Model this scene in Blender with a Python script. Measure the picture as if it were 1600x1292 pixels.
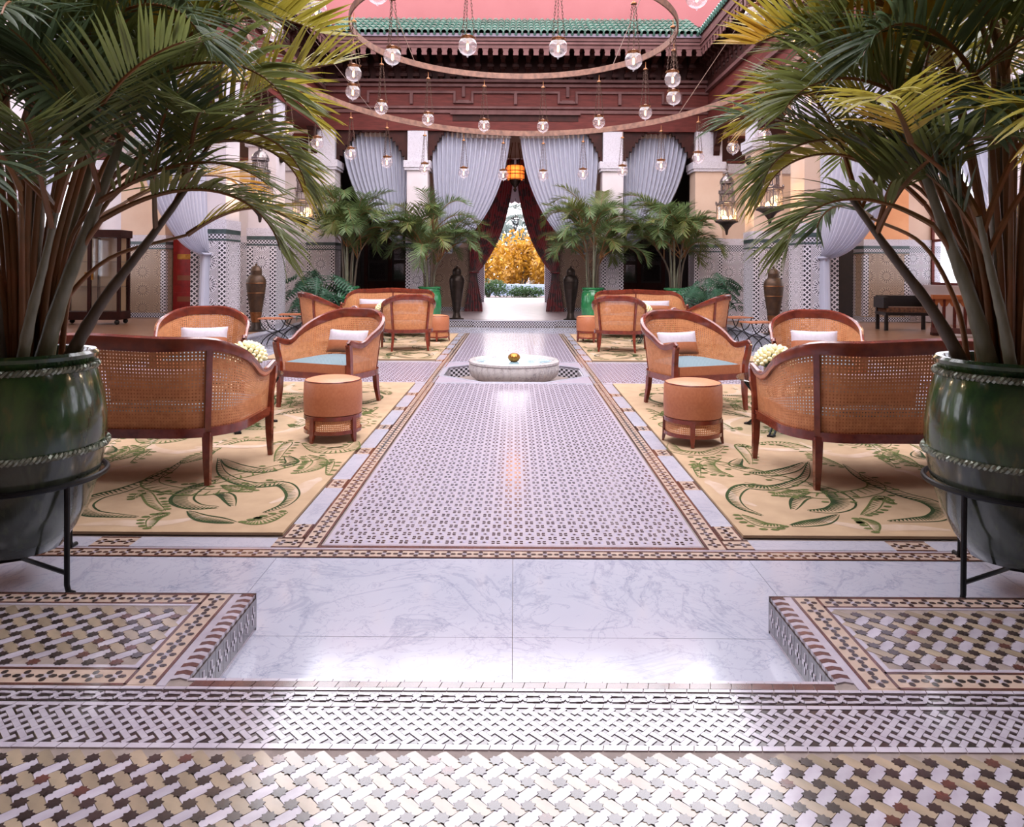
import bpy, math, random
from mathutils import Vector, Matrix
PI = math.pi
sc = bpy.context.scene
for _o in list(bpy.data.objects): bpy.data.objects.remove(_o)

# ------------------------------------------------------------------ camera
F = 1150.0                      # focal length in pixels of the 1600 x 1292 frame
CAM_H = 1.30
cam_d = bpy.data.cameras.new('camera'); cam = bpy.data.objects.new('camera', cam_d)
sc.collection.objects.link(cam)
cam.location = (0, 0, CAM_H)
cam_d.sensor_width = 36.0; cam_d.lens = F / 1600 * 36
cam_d.shift_x = -4 / 1600; cam_d.shift_y = -225 / 1600
cam_d.clip_start = 0.05; cam_d.clip_end = 400
cam.rotation_euler = (Matrix.Rotation(PI / 2, 3, 'X') @ Matrix.Rotation(math.radians(0.34), 3, 'Z')).to_euler()
sc.camera = cam

# ------------------------------------------------------------------ world, light, exposure
w = bpy.data.worlds.new('world'); sc.world = w; w.use_nodes = True
bg = w.node_tree.nodes['Background']
bg.inputs[0].default_value = (0.96, 0.93, 1.0, 1); bg.inputs[1].default_value = 3.4
sun_d = bpy.data.lights.new('sun', 'SUN'); sun_d.energy = 1.1; sun_d.angle = math.radians(60)
sun_d.color = (1, .90, .84)
sun = bpy.data.objects.new('sun', sun_d); sc.collection.objects.link(sun)
sun.rotation_euler = (math.radians(38), math.radians(6), 0)
vs = sc.view_settings
vs.view_transform = 'Standard'; vs.look = 'None'; vs.gamma = 1; vs.exposure = 0.75; vs.use_curve_mapping = False
sc.cycles.use_denoising = True
sc.cycles.max_bounces = 8; sc.cycles.diffuse_bounces = 4; sc.cycles.glossy_bounces = 4
sc.cycles.transmission_bounces = 6; sc.cycles.transparent_max_bounces = 12
sc.cycles.caustics_reflective = False; sc.cycles.caustics_refractive = False
sc.cycles.sample_clamp_indirect = 6

# ------------------------------------------------------------------ materials
def C(r, g, b):
    f = lambda c: (c / 255 / 12.92) if c / 255 <= .04045 else ((c / 255 + .055) / 1.055) ** 2.4
    return (f(r), f(g), f(b), 1)
class NT:
    """small helper round a node tree"""
    def __init__(s, name):
        s.m = bpy.data.materials.new(name); s.m.use_nodes = True
        s.t = s.m.node_tree; s.n = s.t.nodes; s.b = s.n['Principled BSDF']; s.out = s.n['Material Output']
    def node(s, kind, **kw):
        n = s.n.new(kind)
        for k, v in kw.items(): setattr(n, k, v)
        return n
    def put(s, sock, v):
        if hasattr(v, 'is_output') or isinstance(v, bpy.types.NodeSocket): s.t.links.new(v, sock)
        else: sock.default_value = v
    def math(s, op, a, b=0.0, c=None):
        n = s.node('ShaderNodeMath', operation=op); s.put(n.inputs[0], a); s.put(n.inputs[1], b)
        if c is not None: s.put(n.inputs[2], c)
        return n.outputs[0]
    def mix(s, f, a, b):
        n = s.node('ShaderNodeMix', data_type='RGBA'); s.put(n.inputs[0], f); s.put(n.inputs[6], a); s.put(n.inputs[7], b)
        return n.outputs[2]
    def noise(s, scale, detail=4, vec=None, rough=.55, dist=0):
        n = s.node('ShaderNodeTexNoise'); n.inputs['Scale'].default_value = scale; n.inputs['Detail'].default_value = detail
        n.inputs['Roughness'].default_value = rough; n.inputs['Distortion'].default_value = dist
        if vec is not None: s.put(n.inputs['Vector'], vec)
        return n.outputs['Fac']
    def ramp(s, f, stops):
        n = s.node('ShaderNodeValToRGB'); cr = n.color_ramp
        while len(cr.elements) < len(stops): cr.elements.new(.5)
        for e, (p, c) in zip(cr.elements, stops): e.position = p; e.color = c
        s.put(n.inputs[0], f); return n.outputs[0]
    def pos(s): return s.node('ShaderNodeNewGeometry').outputs['Position']
    def obj(s): return s.node('ShaderNodeTexCoord').outputs['Object']
    def rand(s): return s.node('ShaderNodeObjectInfo').outputs['Random']
    def xyz(s, v):
        n = s.node('ShaderNodeSeparateXYZ'); s.put(n.inputs[0], v); return n.outputs
    def bump(s, h, strength=.3, dist=.01):
        n = s.node('ShaderNodeBump'); n.inputs['Strength'].default_value = strength; n.inputs['Distance'].default_value = dist
        s.put(n.inputs['Height'], h); s.put(s.b.inputs['Normal'], n.outputs[0])
    def col(s, c): s.put(s.b.inputs['Base Color'], c); return s
    def set(s, **kw):
        for k, v in kw.items(): s.put(s.b.inputs[k.replace('_', ' ')], v)
        return s
MATS = {}
def mat(name, c, rough=.5, metal=0., c2=None, scale=8., bump=0., coat=0., dist=.01, rnd=0., stretch=None, spec=None):
    """a plain procedural material: two colours mixed by noise, bump from the same noise"""
    t = NT(name); v = t.obj()
    if stretch:
        mp = t.node('ShaderNodeMapping'); mp.inputs['Scale'].default_value = stretch; t.put(mp.inputs[0], v); v = mp.outputs[0]
    nz = t.noise(scale, 5, v)
    cc = t.mix(t.ramp(nz, [(.3, (0, 0, 0, 1)), (.7, (1, 1, 1, 1))]), c, c2) if c2 else c
    if rnd:
        h = t.node('ShaderNodeHueSaturation'); t.put(h.inputs['Color'], cc)
        t.put(h.inputs['Value'], t.math('MULTIPLY_ADD', t.rand(), rnd, 1 - rnd / 2)); cc = h.outputs[0]
    t.col(cc).set(Roughness=rough, Metallic=metal)
    if spec is not None: t.set(Specular_IOR_Level=spec)
    if coat: t.set(Coat_Weight=coat, Coat_Roughness=.12, Coat_IOR=1.5 if coat < 1 else 1.42)
    if bump: t.bump(nz, bump, dist)
    MATS[name] = t.m; return t.m

def marble(name, base, vein, scale=1.6, rough=.16, amount=.46, spec=.5):
    t = NT(name); p = t.pos()
    n1 = t.noise(scale, 9, p, .62, 1.2); v1 = t.math('ABSOLUTE', t.math('SUBTRACT', n1, .5))
    n2 = t.noise(scale * 2.7, 9, p, .66, 2.2); v2 = t.math('ABSOLUTE', t.math('SUBTRACT', n2, .48))
    a = t.ramp(v1, [(0, (amount,) * 3 + (1,)), (.018, (0, 0, 0, 1))]); b = t.ramp(v2, [(0, (amount * .8,) * 3 + (1,)), (.012, (0, 0, 0, 1))])
    cloud = t.ramp(t.noise(scale * .8, 3, p), [(.45, (0, 0, 0, 1)), (.8, (.22, .22, .22, 1))])
    streak = t.ramp(t.noise(scale * 6, 6, p, .7, .6), [(.60, (0, 0, 0, 1)), (.74, (amount * .9,) * 3 + (1,))])
    f = t.math('MINIMUM', t.math('ADD', t.math('ADD', t.math('MULTIPLY', a, .55), b), t.math('ADD', cloud, streak)), 1.0)
    t.col(t.mix(f, base, vein)).set(Roughness=rough, Specular_IOR_Level=spec); MATS[name] = t.m; return t.m

WHITE = mat('white_plaster', C(206, 196, 200), .8, c2=C(194, 182, 186), scale=2, bump=.06)
CREAM = mat('cream_plaster', C(204, 178, 160), .8, c2=C(194, 164, 146), scale=1.5, bump=.06)
PINK = mat('pink_plaster', C(148, 88, 90), .85, c2=C(140, 80, 82), scale=1.2, bump=.1)
CEDAR = mat('cedar_wood', C(104, 46, 40), .6, c2=C(78, 34, 30), scale=3, stretch=(1, 1, 7), bump=.1, spec=.2)
CEDARL = mat('cedar_wood_pale', C(110, 74, 72), .6, c2=C(86, 54, 52), scale=4, bump=.08, spec=.25)
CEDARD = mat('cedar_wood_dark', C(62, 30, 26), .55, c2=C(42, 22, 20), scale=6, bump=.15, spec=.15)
MAHOG = mat('polished_mahogany', C(126, 52, 34), .24, c2=C(88, 32, 22), scale=5, stretch=(3, 3, 3), coat=.6)
CANE = mat('woven_cane', C(206, 142, 96), .5, c2=C(178, 114, 72), scale=30)
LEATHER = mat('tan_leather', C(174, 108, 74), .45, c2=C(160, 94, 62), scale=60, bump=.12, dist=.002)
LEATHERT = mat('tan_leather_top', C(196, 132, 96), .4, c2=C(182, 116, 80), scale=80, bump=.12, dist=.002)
SILK = mat('white_silk', C(194, 184, 194), .6, c2=C(180, 170, 180), scale=40, bump=.05)
MARBLE = marble('white_marble', C(176, 176, 190), C(98, 108, 134), 1.5, .10, .5, .7)
MARBLE2 = marble('fountain_marble', C(196, 190, 188), C(96, 88, 104), 2.2, .22, .7)
MARBLEP = marble('pale_marble_strip', C(172, 170, 182), C(112, 118, 138), 4, .2)
IRON = mat('black_iron', C(30, 30, 32), .42, .6, c2=C(20, 20, 22), scale=20)
BRONZE = mat('aged_bronze', C(84, 60, 42), .5, .5, c2=C(54, 40, 32), scale=9, bump=.1)
BRONZED = mat('dark_bronze', C(64, 52, 46), .4, .7, c2=C(44, 36, 32), scale=9, bump=.1)
PEWTER = mat('pierced_pewter', C(150, 138, 136), .32, .9, c2=C(92, 84, 84), scale=30)
BRASS = mat('brass', C(186, 132, 66), .3, 1., c2=C(140, 92, 44), scale=12)
BRASSC = mat('copper_cap', C(150, 100, 64), .4, .9, c2=C(112, 72, 46), scale=20)
ASHW = mat('weathered_hoop', C(150, 110, 92), .6, .2, c2=C(106, 78, 68), scale=14, bump=.15)
CHAIN = mat('chain_metal', C(88, 66, 56), .45, .8)
SOIL = mat('potting_soil', C(44, 34, 28), .95, c2=C(30, 24, 20), scale=40, bump=.6)
RUGB = mat('rug_pile', C(178, 152, 124), .95, c2=C(164, 138, 112), scale=6, bump=.2, dist=.004, spec=.1)
RUGG = mat('rug_green', C(42, 54, 36), .95, c2=C(58, 72, 40), scale=9, spec=.1)
RUGG2 = mat('rug_light_green', C(70, 80, 46), .95, c2=C(100, 104, 62), scale=9, spec=.1)
RUGP = mat('rug_pale', C(188, 166, 150), .95, c2=C(172, 146, 122), scale=7, spec=.1)
TEAL = NT('teal_seat_fabric')
_p = TEAL.xyz(TEAL.obj())
_z = TEAL.math('SINE', TEAL.math('MULTIPLY', TEAL.math('ADD', _p[0], TEAL.math('MULTIPLY', TEAL.math('PINGPONG', _p[1], .012), 1.0)), 420))
TEAL.col(TEAL.mix(TEAL.math('GREATER_THAN', _z, .1), C(122, 136, 140), C(68, 96, 108))).set(Roughness=.8); TEAL = TEAL.m
def tilemat(name, c, c2, rough=.16, scale=14, rnd=.25):
    return mat(name, c, rough, 0, c2, scale, .12, dist=.002, rnd=rnd, spec=.8, coat=1.)
T_WHITE = tilemat('white_zellige', C(180, 172, 182), C(160, 150, 162))
T_BEIGE = tilemat('beige_zellige', C(164, 144, 122), C(136, 122, 106), scale=9, rnd=.4)
T_DARK = tilemat('dark_brown_zellige', C(66, 52, 50), C(44, 34, 36), .16, 30)
T_RUST = tilemat('rust_zellige', C(104, 62, 54), C(70, 46, 44), .18, 20)
T_GROUT = mat('grout', C(140, 124, 118), .6, 0, C(118, 104, 98), 30)
T_FIELD = mat('pale_field_zellige', C(164, 153, 163), .36, 0, C(150, 139, 155), 22, .05, dist=.002)
T_BAND = mat('beige_band_zellige', C(182, 160, 146), .25, 0, C(164, 142, 128), 16)
T_LAV = mat('lavender_zellige', C(160, 154, 178), .28, 0, C(150, 142, 166), 22)
BROWNTILE = mat('brown_gallery_tile', C(150, 114, 90), .3, 0, C(124, 90, 70), 5, .05)
PALEFLOOR = mat('pale_gallery_floor', C(196, 180, 182), .3, 0, C(176, 160, 164), 5, .05)

def zellige(name, light, dark, cell=.36, kind='rosette'):
    """far-off zellige: pattern pieces of a few millimetres, on u = x + y, v = z"""
    t = NT(name); p = t.xyz(t.obj()); nn = t.xyz(t.node('ShaderNodeNewGeometry').outputs['True Normal'])
    k_ = t.math('GREATER_THAN', t.math('ABSOLUTE', nn[0]), .7)
    u = t.math('ADD', t.math('MULTIPLY', p[1], k_), t.math('MULTIPLY', p[0], t.math('SUBTRACT', 1.0, k_)))
    if kind == 'rosette': u = t.math('ADD', u, cell / 2)
    v = p[2]
    if kind == 'rosette':
        fu = t.math('SUBTRACT', t.math('FRACT', t.math('DIVIDE', u, cell)), .5); fv = t.math('SUBTRACT', t.math('FRACT', t.math('DIVIDE', v, cell)), .5)
        r = t.math('SQRT', t.math('ADD', t.math('POWER', fu, 2.), t.math('POWER', fv, 2.)))
        a = t.math('ARCTAN2', fv, fu); s16 = t.math('COSINE', t.math('MULTIPLY', a, 16.))
        s8 = t.math('COSINE', t.math('MULTIPLY', a, 8.))
        def band(lo, hi, cond): return t.math('MULTIPLY', t.math('MULTIPLY', t.math('GREATER_THAN', r, lo), t.math('LESS_THAN', r, hi)), cond)
        d = band(.03, .075, t.math('GREATER_THAN', s8, .0))
        d = t.math('ADD', d, band(.10, .13, t.math('GREATER_THAN', s16, .2)))
        d = t.math('ADD', d, band(.16, .30, t.math('GREATER_THAN', s16, .1)))
        d = t.math('ADD', d, band(.335, .37, t.math('GREATER_THAN', s16, -.2)))
        g = t.math('MULTIPLY', t.math('SINE', t.math('MULTIPLY', u, 2 * PI * 11 / cell / 1.0)), t.math('SINE', t.math('MULTIPLY', v, 2 * PI * 11 / cell)))
        g = t.math('GREATER_THAN', g, .18)
        d = t.math('ADD', d, t.math('MULTIPLY', t.math('GREATER_THAN', r, .40), g))
    elif kind == 'lattice':
        a = t.math('ADD', t.math('MULTIPLY', u, 1 / .085), t.math('MULTIPLY', v, 1 / .075)); b = t.math('SUBTRACT', t.math('MULTIPLY', u, 1 / .085), t.math('MULTIPLY', v, 1 / .075))
        fa = t.math('ABSOLUTE', t.math('SUBTRACT', t.math('FRACT', a), .5)); fb = t.math('ABSOLUTE', t.math('SUBTRACT', t.math('FRACT', b), .5))
        d = t.math('MULTIPLY', t.math('LESS_THAN', fa, .33), t.math('LESS_THAN', fb, .33))
    elif kind == 'check':
        d = t.math('GREATER_THAN', t.math('MULTIPLY', t.math('SINE', t.math('MULTIPLY', u, 2 * PI / cell)), t.math('SINE', t.math('MULTIPLY', v, 2 * PI / cell))), .0)
    d = t.math('MINIMUM', d, 1.)
    n = t.noise(5, 3, t.pos())
    t.col(t.mix(d, t.mix(n, light, tuple(c * .9 for c in light[:3]) + (1,)), dark)).set(Roughness=.3); MATS[name] = t.m; return t.m
Z_WHITE = zellige('rosette_zellige', C(206, 200, 208), C(52, 50, 58))
Z_BROWN = zellige('brown_rosette_zellige', C(176, 152, 132), C(74, 54, 44), .42)
Z_LATT = zellige('diamond_lattice_zellige', C(214, 208, 216), C(36, 36, 44), kind='lattice')
Z_CHECK = zellige('checked_zellige', C(206, 202, 212), C(30, 30, 36), .06, kind='check')
Z_GREEN = mat('green_border_tile', C(66, 82, 82), .3, 0, C(44, 56, 60), 12)
def stucco():
    t = NT('carved_stucco'); v = t.node('ShaderNodeTexVoronoi', feature='DISTANCE_TO_EDGE'); v.inputs['Scale'].default_value = 58
    t.put(v.inputs['Vector'], t.pos()); n = t.noise(60, 3, t.pos())
    f = t.ramp(v.outputs[0], [(.02, (0, 0, 0, 1)), (.16, (1, 1, 1, 1))])  # shade in the crevices of the carving is put into the colour
    t.col(t.mix(f, C(168, 160, 170), C(212, 206, 216))).set(Roughness=.85); t.bump(f, .6, .006); return t.m
STUCCO = stucco()
def glass(name, c, rough=.02, alpha=.82, milk=0.):
    t = NT(name); t.n.remove(t.b)
    g = t.node('ShaderNodeBsdfGlossy'); g.inputs['Roughness'].default_value = rough
    tr = t.node('ShaderNodeBsdfTransparent'); tr.inputs[0].default_value = c
    fr = t.node('ShaderNodeLayerWeight'); fr.inputs[0].default_value = .25
    m = t.node('ShaderNodeMixShader')
    t.put(m.inputs[0], t.math('MINIMUM', t.math('MULTIPLY_ADD', fr.outputs['Facing'], alpha, .06), 1.0))
    body = tr.outputs[0]
    if milk:
        d = t.node('ShaderNodeBsdfTranslucent'); d.inputs[0].default_value = (.95, .9, .95, 1); m2 = t.node('ShaderNodeMixShader'); m2.inputs[0].default_value = milk
        t.put(m2.inputs[1], body); t.put(m2.inputs[2], d.outputs[0]); body = m2.outputs[0]
    t.put(m.inputs[1], body); t.put(m.inputs[2], g.outputs[0]); t.put(t.out.inputs[0], m.outputs[0]); return t.m
GLASS = glass('clear_globe_glass', (.97, .94, .97, 1), .08, .36, .12)
GLASST = glass('table_glass', (.62, .78, .76, 1), .03, .7)
GLASSP = glass('pane_glass', (.85, .86, .88, 1), .03, .5)
def emit(name, c, s):
    t = NT(name); t.col(c).set(Emission_Color=c, Emission_Strength=s); return t.m
BULB = emit('warm_filament', C(255, 196, 130), 7)
CANDLE = emit('lantern_flame', C(255, 190, 120), 30)
AMBER = emit('amber_lamp_glass', C(236, 110, 44), 1.1)
def glaze(name, c1, c2, c3):
    t = NT(name); p = t.obj(); mp = t.node('ShaderNodeMapping'); mp.inputs['Scale'].default_value = (3, 3, 1.1); t.put(mp.inputs[0], p)
    n = t.noise(2.2, 6, mp.outputs[0], .6, .8); n2 = t.noise(9, 4, mp.outputs[0])
    c = t.mix(t.ramp(n, [(.38, (0, 0, 0, 1)), (.62, (1, 1, 1, 1))]), c1, c2)
    c = t.mix(t.ramp(n2, [(.55, (0, 0, 0, 1)), (.75, (.7, .7, .7, 1))]), c, c3)
    t.col(c).set(Roughness=.16, Coat_Weight=.5, Coat_Roughness=.06); t.bump(n2, .12, .01); return t.m
GLAZE = glaze('green_pot_glaze', C(54, 84, 42), C(34, 56, 36), C(88, 84, 44))
GLAZED = glaze('grey_green_pot_glaze', C(70, 76, 66), C(48, 54, 44), C(84, 92, 66))
GLAZEF = glaze('bright_green_glaze', C(52, 128, 78), C(36, 104, 62), C(84, 160, 110))
ROOFT = mat('green_roof_tile', C(82, 118, 106), .25, 0, C(50, 84, 74), 7, .1, rnd=.5)
def leafmat(name, c1, c2, tip=None):
    t = NT(name); n = t.noise(3.5, 4, t.obj()); c = t.mix(n, c1, c2)
    if tip:
        n2 = t.noise(1.3, 2, t.obj()); c = t.mix(t.ramp(n2, [(.5, (0, 0, 0, 1)), (.66, (1, 1, 1, 1))]), c, tip)
    t.col(c).set(Roughness=.38, Specular_IOR_Level=.4)
    d = t.node('ShaderNodeBsdfTranslucent'); t.put(d.inputs[0], c); m = t.node('ShaderNodeMixShader'); m.inputs[0].default_value = .36
    t.put(m.inputs[1], t.b.outputs[0]); t.put(m.inputs[2], d.outputs[0]); t.put(t.out.inputs[0], m.outputs[0]); return t.m
PALM = leafmat('palm_leaf', C(126, 130, 70), C(86, 100, 58))
PALMD = leafmat('palm_leaf_deep', C(98, 114, 78), C(64, 82, 62))
PALMY = leafmat('palm_leaf_yellowing', C(184, 166, 64), C(140, 136, 56), C(210, 148, 56))  # yellow green leaf with orange patches
PALMF = leafmat('young_palm_leaf', C(112, 130, 80), C(76, 100, 62))
MONST = leafmat('philodendron_leaf', C(66, 104, 78), C(42, 74, 58))
YELLOWL = leafmat('autumn_leaf', C(184, 136, 36), C(150, 102, 30), C(190, 146, 56))
HEDGEL = leafmat('hedge_leaf', C(64, 92, 50), C(44, 68, 40))
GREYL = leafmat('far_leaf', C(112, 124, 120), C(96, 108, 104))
CANEST = mat('palm_stem', C(88, 76, 62), .5, 0, C(62, 52, 40), 5, stretch=(6, 6, 1))
CANESTG = mat('palm_stem_green', C(124, 124, 106), .45, 0, C(90, 90, 66), 4, stretch=(6, 6, 1))
PETIOLE = mat('palm_petiole', C(138, 84, 46), .45, 0, C(96, 74, 38), 4)
SHEER = NT('white_sheer_curtain'); SHEER.col(C(178, 178, 194)).set(Roughness=.8)
_tl = SHEER.node('ShaderNodeBsdfTranslucent'); _tl.inputs[0].default_value = C(178, 178, 194); _mx = SHEER.node('ShaderNodeMixShader'); _mx.inputs[0].default_value = .22
SHEER.put(_mx.inputs[1], SHEER.b.outputs[0]); SHEER.put(_mx.inputs[2], _tl.outputs[0]); SHEER.put(SHEER.out.inputs[0], _mx.outputs[0]); SHEER = SHEER.m
REDV = NT('red_damask')
_n = REDV.ramp(REDV.noise(3.4, 2, REDV.pos(), .5, 1.5), [(.5, (0, 0, 0, 1)), (.56, (1, 1, 1, 1))])
REDV.col(REDV.mix(_n, C(136, 30, 36), C(60, 14, 22))).set(Roughness=.55, Sheen_Weight=.4); REDV = REDV.m
TULIP = mat('cream_tulip_petal', C(248, 238, 206), .5, 0, C(232, 222, 160), 30, rnd=.12)
WATER = NT('basin_water'); WATER.col(C(140, 172, 184)).set(Roughness=.05, Specular_IOR_Level=.7); WATER.bump(WATER.noise(9, 2, WATER.pos()), .12, .02); WATER = WATER.m
REDDOOR = mat('red_painted_door', C(150, 30, 32), .4, 0, C(116, 22, 26), 8)
BLACKW = mat('black_lacquer', C(26, 22, 24), .35, 0, C(16, 14, 16), 8)
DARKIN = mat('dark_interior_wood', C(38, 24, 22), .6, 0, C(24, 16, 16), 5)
GRASSM = mat('garden_path', C(112, 98, 98), .8, 0, C(100, 88, 86), 2)
POOLW = mat('garden_pool', C(150, 176, 206), .1, 0, C(176, 196, 220), 2)

# ------------------------------------------------------------------ mesh helpers
LINK = sc.collection.objects.link
class MB:
    def __init__(s): s.v = []; s.f = []; s.mi = []
    def add(s, vs, fs, mi=0):
        b = len(s.v); s.v.extend(vs); s.f.extend([tuple(i + b for i in f) for f in fs]); s.mi.extend([mi] * len(fs)); return s
    def box(s, c, d, rz=0., mi=0):
        x, y, z = d[0] / 2, d[1] / 2, d[2] / 2; co, si = math.cos(rz), math.sin(rz)
        vs = []
        for dz in (-z, z):
            for dx, dy in ((-x, -y), (x, -y), (x, y), (-x, y)):
                vs.append((c[0] + dx * co - dy * si, c[1] + dx * si + dy * co, c[2] + dz))
        return s.add(vs, [(3, 2, 1, 0), (4, 5, 6, 7), (0, 1, 5, 4), (1, 2, 6, 5), (2, 3, 7, 6), (3, 0, 4, 7)], mi)
    def bx(s, x0, x1, y0, y1, z0, z1, mi=0): return s.box(((x0 + x1) / 2, (y0 + y1) / 2, (z0 + z1) / 2), (x1 - x0, y1 - y0, z1 - z0), 0, mi)
    def prism(s, poly, z0, z1, mi=0):
        n = len(poly); vs = [(x, y, z0) for x, y in poly] + [(x, y, z1) for x, y in poly]
        fs = [tuple(range(n))[::-1], tuple(range(n, 2 * n))] + [(i, (i + 1) % n, n + (i + 1) % n, n + i) for i in range(n)]
        return s.add(vs, fs, mi)
    def flat(s, poly, z, mi=0): return s.add([(x, y, z) for x, y in poly], [tuple(range(len(poly)))], mi)
    def vprism(s, poly, y0, y1, mi=0):
        """polygon in x,z extruded along y"""
        n = len(poly); vs = [(x, y0, z) for x, z in poly] + [(x, y1, z) for x, z in poly]
        fs = [tuple(range(n)), tuple(range(n, 2 * n))[::-1]] + [(i, n + i, n + (i + 1) % n, (i + 1) % n) for i in range(n)]
        return s.add(vs, fs, mi)
    def xprism(s, poly, x0, x1, mi=0):
        """polygon in y,z extruded along x"""
        n = len(poly); vs = [(x0, y, z) for y, z in poly] + [(x1, y, z) for y, z in poly]
        fs = [tuple(range(n))[::-1], tuple(range(n, 2 * n))] + [(i, (i + 1) % n, n + (i + 1) % n, n + i) for i in range(n)]
        return s.add(vs, fs, mi)
    def lathe(s, prof, n=24, c=(0, 0, 0), mi=0, wave=None):
        vs = []; m = len(prof)
        for r, z in prof:
            for i in range(n):
                a = 2 * PI * i / n; rr = r * (wave(a, z) if wave else 1)
                vs.append((c[0] + rr * math.cos(a), c[1] + rr * math.sin(a), c[2] + z))
        fs = [(j * n + i, j * n + (i + 1) % n, (j + 1) * n + (i + 1) % n, (j + 1) * n + i) for j in range(m - 1) for i in range(n)]
        ring = prof[0] == prof[-1]
        if prof[0][0] > 1e-4 and not ring: fs.append(tuple(range(n))[::-1])
        if prof[-1][0] > 1e-4 and not ring: fs.append(tuple(range((m - 1) * n, m * n)))
        return s.add(vs, fs, mi)
    def tube(s, path, r, n=6, mi=0, closed=False, cap=True):
        P = [Vector(p) for p in path]; m = len(P); rs = r if isinstance(r, (list, tuple)) else [r] * m
        vs = []; up = None
        for i in range(m):
            a = P[(i - 1) % m] if (i or closed) else P[i]; b = P[(i + 1) % m] if (i < m - 1 or closed) else P[i]
            t = (b - a).normalized()
            if up is None: up = Vector((0, 0, 1)) if abs(t.z) < .9 else Vector((1, 0, 0))
            u = t.cross(up); u = u.normalized() if u.length > 1e-6 else Vector((1, 0, 0)); v = u.cross(t).normalized(); up = v
            for k in range(n):
                an = 2 * PI * k / n; q = P[i] + (u * math.cos(an) + v * math.sin(an)) * rs[i]; vs.append(tuple(q))
        fs = []
        for i in range(m if closed else m - 1):
            for k in range(n):
                j = (i + 1) % m; fs.append((i * n + k, i * n + (k + 1) % n, j * n + (k + 1) % n, j * n + k))
        if cap and not closed: fs.append(tuple(range(n))[::-1]); fs.append(tuple(range((m - 1) * n, m * n)))
        return s.add(vs, fs, mi)
    def sweep(s, path, sec, mi=0, closed=False, up=(0, 0, 1), scale=None):
        """section (side, up) swept along a path with the up vector kept"""
        P = [Vector(p) for p in path]; m = len(P); n = len(sec); U = Vector(up); vs = []
        for i in range(m):
            a = P[(i - 1) % m] if (i or closed) else P[i]; b = P[(i + 1) % m] if (i < m - 1 or closed) else P[i]
            t = (b - a).normalized(); sd = t.cross(U)
            sd = sd.normalized() if sd.length > 1e-6 else Vector((1, 0, 0)); u2 = sd.cross(t)
            k = scale[i] if scale else 1
            for p, q in sec: vs.append(tuple(P[i] + sd * p * k + u2 * q * k))
        fs = []
        for i in range(m if closed else m - 1):
            j = (i + 1) % m
            for k in range(n): fs.append((i * n + k, i * n + (k + 1) % n, j * n + (k + 1) % n, j * n + k))
        if not closed: fs.append(tuple(range(n))[::-1]); fs.append(tuple(range((m - 1) * n, m * n)))
        return s.add(vs, fs, mi)
    def grid(s, fn, nu, nv, mi=0, closed=False):
        vs = [tuple(fn(i / nu, j / nv)) for j in range(nv + 1) for i in range(nu if closed else nu + 1)]
        k = nu if closed else nu + 1
        return s.add(vs, [(j * k + i, j * k + (i + 1) % k, (j + 1) * k + (i + 1) % k, (j + 1) * k + i) for j in range(nv) for i in range(nu)], mi)
    def cane(s, fn, nu, nv, hole=.30, mi=0):
        """a sheet fn(u,v) woven with one open hole per cell"""
        k = nu + 1; vs = [tuple(fn(i / nu, j / nv)) for j in range(nv + 1) for i in range(k)]; fs = []
        for j in range(nv):
            for i in range(nu):
                q = (j * k + i, j * k + i + 1, (j + 1) * k + i + 1, (j + 1) * k + i); b = len(vs)
                p = [Vector(vs[a]) for a in q]; c = (p[0] + p[1] + p[2] + p[3]) / 4
                for a in p: vs.append(tuple(a + (c - a) * (1 - hole * 1.25)))
                fs += [(q[0], q[1], b + 1, b), (q[1], q[2], b + 2, b + 1), (q[2], q[3], b + 3, b + 2), (q[3], q[0], b, b + 3)]
        return s.add(vs, fs, mi)
    def sphere(s, c, r, nu=12, nv=8, sz=1., mi=0):
        return s.lathe([(max(r * math.sin(PI * j / nv), 1e-5), -r * sz * math.cos(PI * j / nv)) for j in range(nv + 1)], nu, c, mi)
    def mesh(s, name, mats, smooth=True, ang=38):
        me = bpy.data.meshes.new(name); me.from_pydata(s.v, [], s.f)
        for m in (mats if isinstance(mats, (list, tuple)) else [mats]): me.materials.append(m)
        if any(s.mi): me.polygons.foreach_set('material_index', s.mi)
        if smooth:
            me.polygons.foreach_set('use_smooth', [True] * len(me.polygons)); me.set_sharp_from_angle(angle=math.radians(ang))
        me.update(); return me
    def build(s, name, mats, parent=None, loc=(0, 0, 0), rot=(0, 0, 0), smooth=True, kind=None, ang=38):
        return place(s.mesh(name, mats, smooth, ang), name, parent, loc, rot, kind)
def place(me, name, parent=None, loc=(0, 0, 0), rot=(0, 0, 0), kind=None, scale=None):
    o = bpy.data.objects.new(name, me); LINK(o); o.location = loc; o.rotation_euler = rot
    if parent: o.parent = parent
    if kind: o['kind'] = kind
    if scale: o.scale = scale
    return o
def thing(name, label, cat, loc=(0, 0, 0), rz=0., group=None):
    o = bpy.data.objects.new(name, None); LINK(o); o.empty_display_size = .1
    o.location = loc; o.rotation_euler = (0, 0, rz); return tag(o, label, cat, group)
def tag(o, label, cat, group=None):
    o['label'] = label; o['category'] = cat
    if group: o['group'] = group
    return o
def struct(name, label=None):
    o = bpy.data.objects.new(name, None); LINK(o); o['kind'] = 'structure'
    if label: o['label'] = label
    return o
def dup(root, label, loc, rz=0., group=None, sx=1.):
    r = root.copy(); LINK(r); r.location = loc; r.rotation_euler = (0, 0, rz); r.scale = (sx, 1, 1); r['label'] = label
    if group: r['group'] = group
    for ch in list(root.children):
        c = ch.copy(); LINK(c); c.parent = r
        for g in list(ch.children):
            d = g.copy(); LINK(d); d.parent = c
    return r
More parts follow.
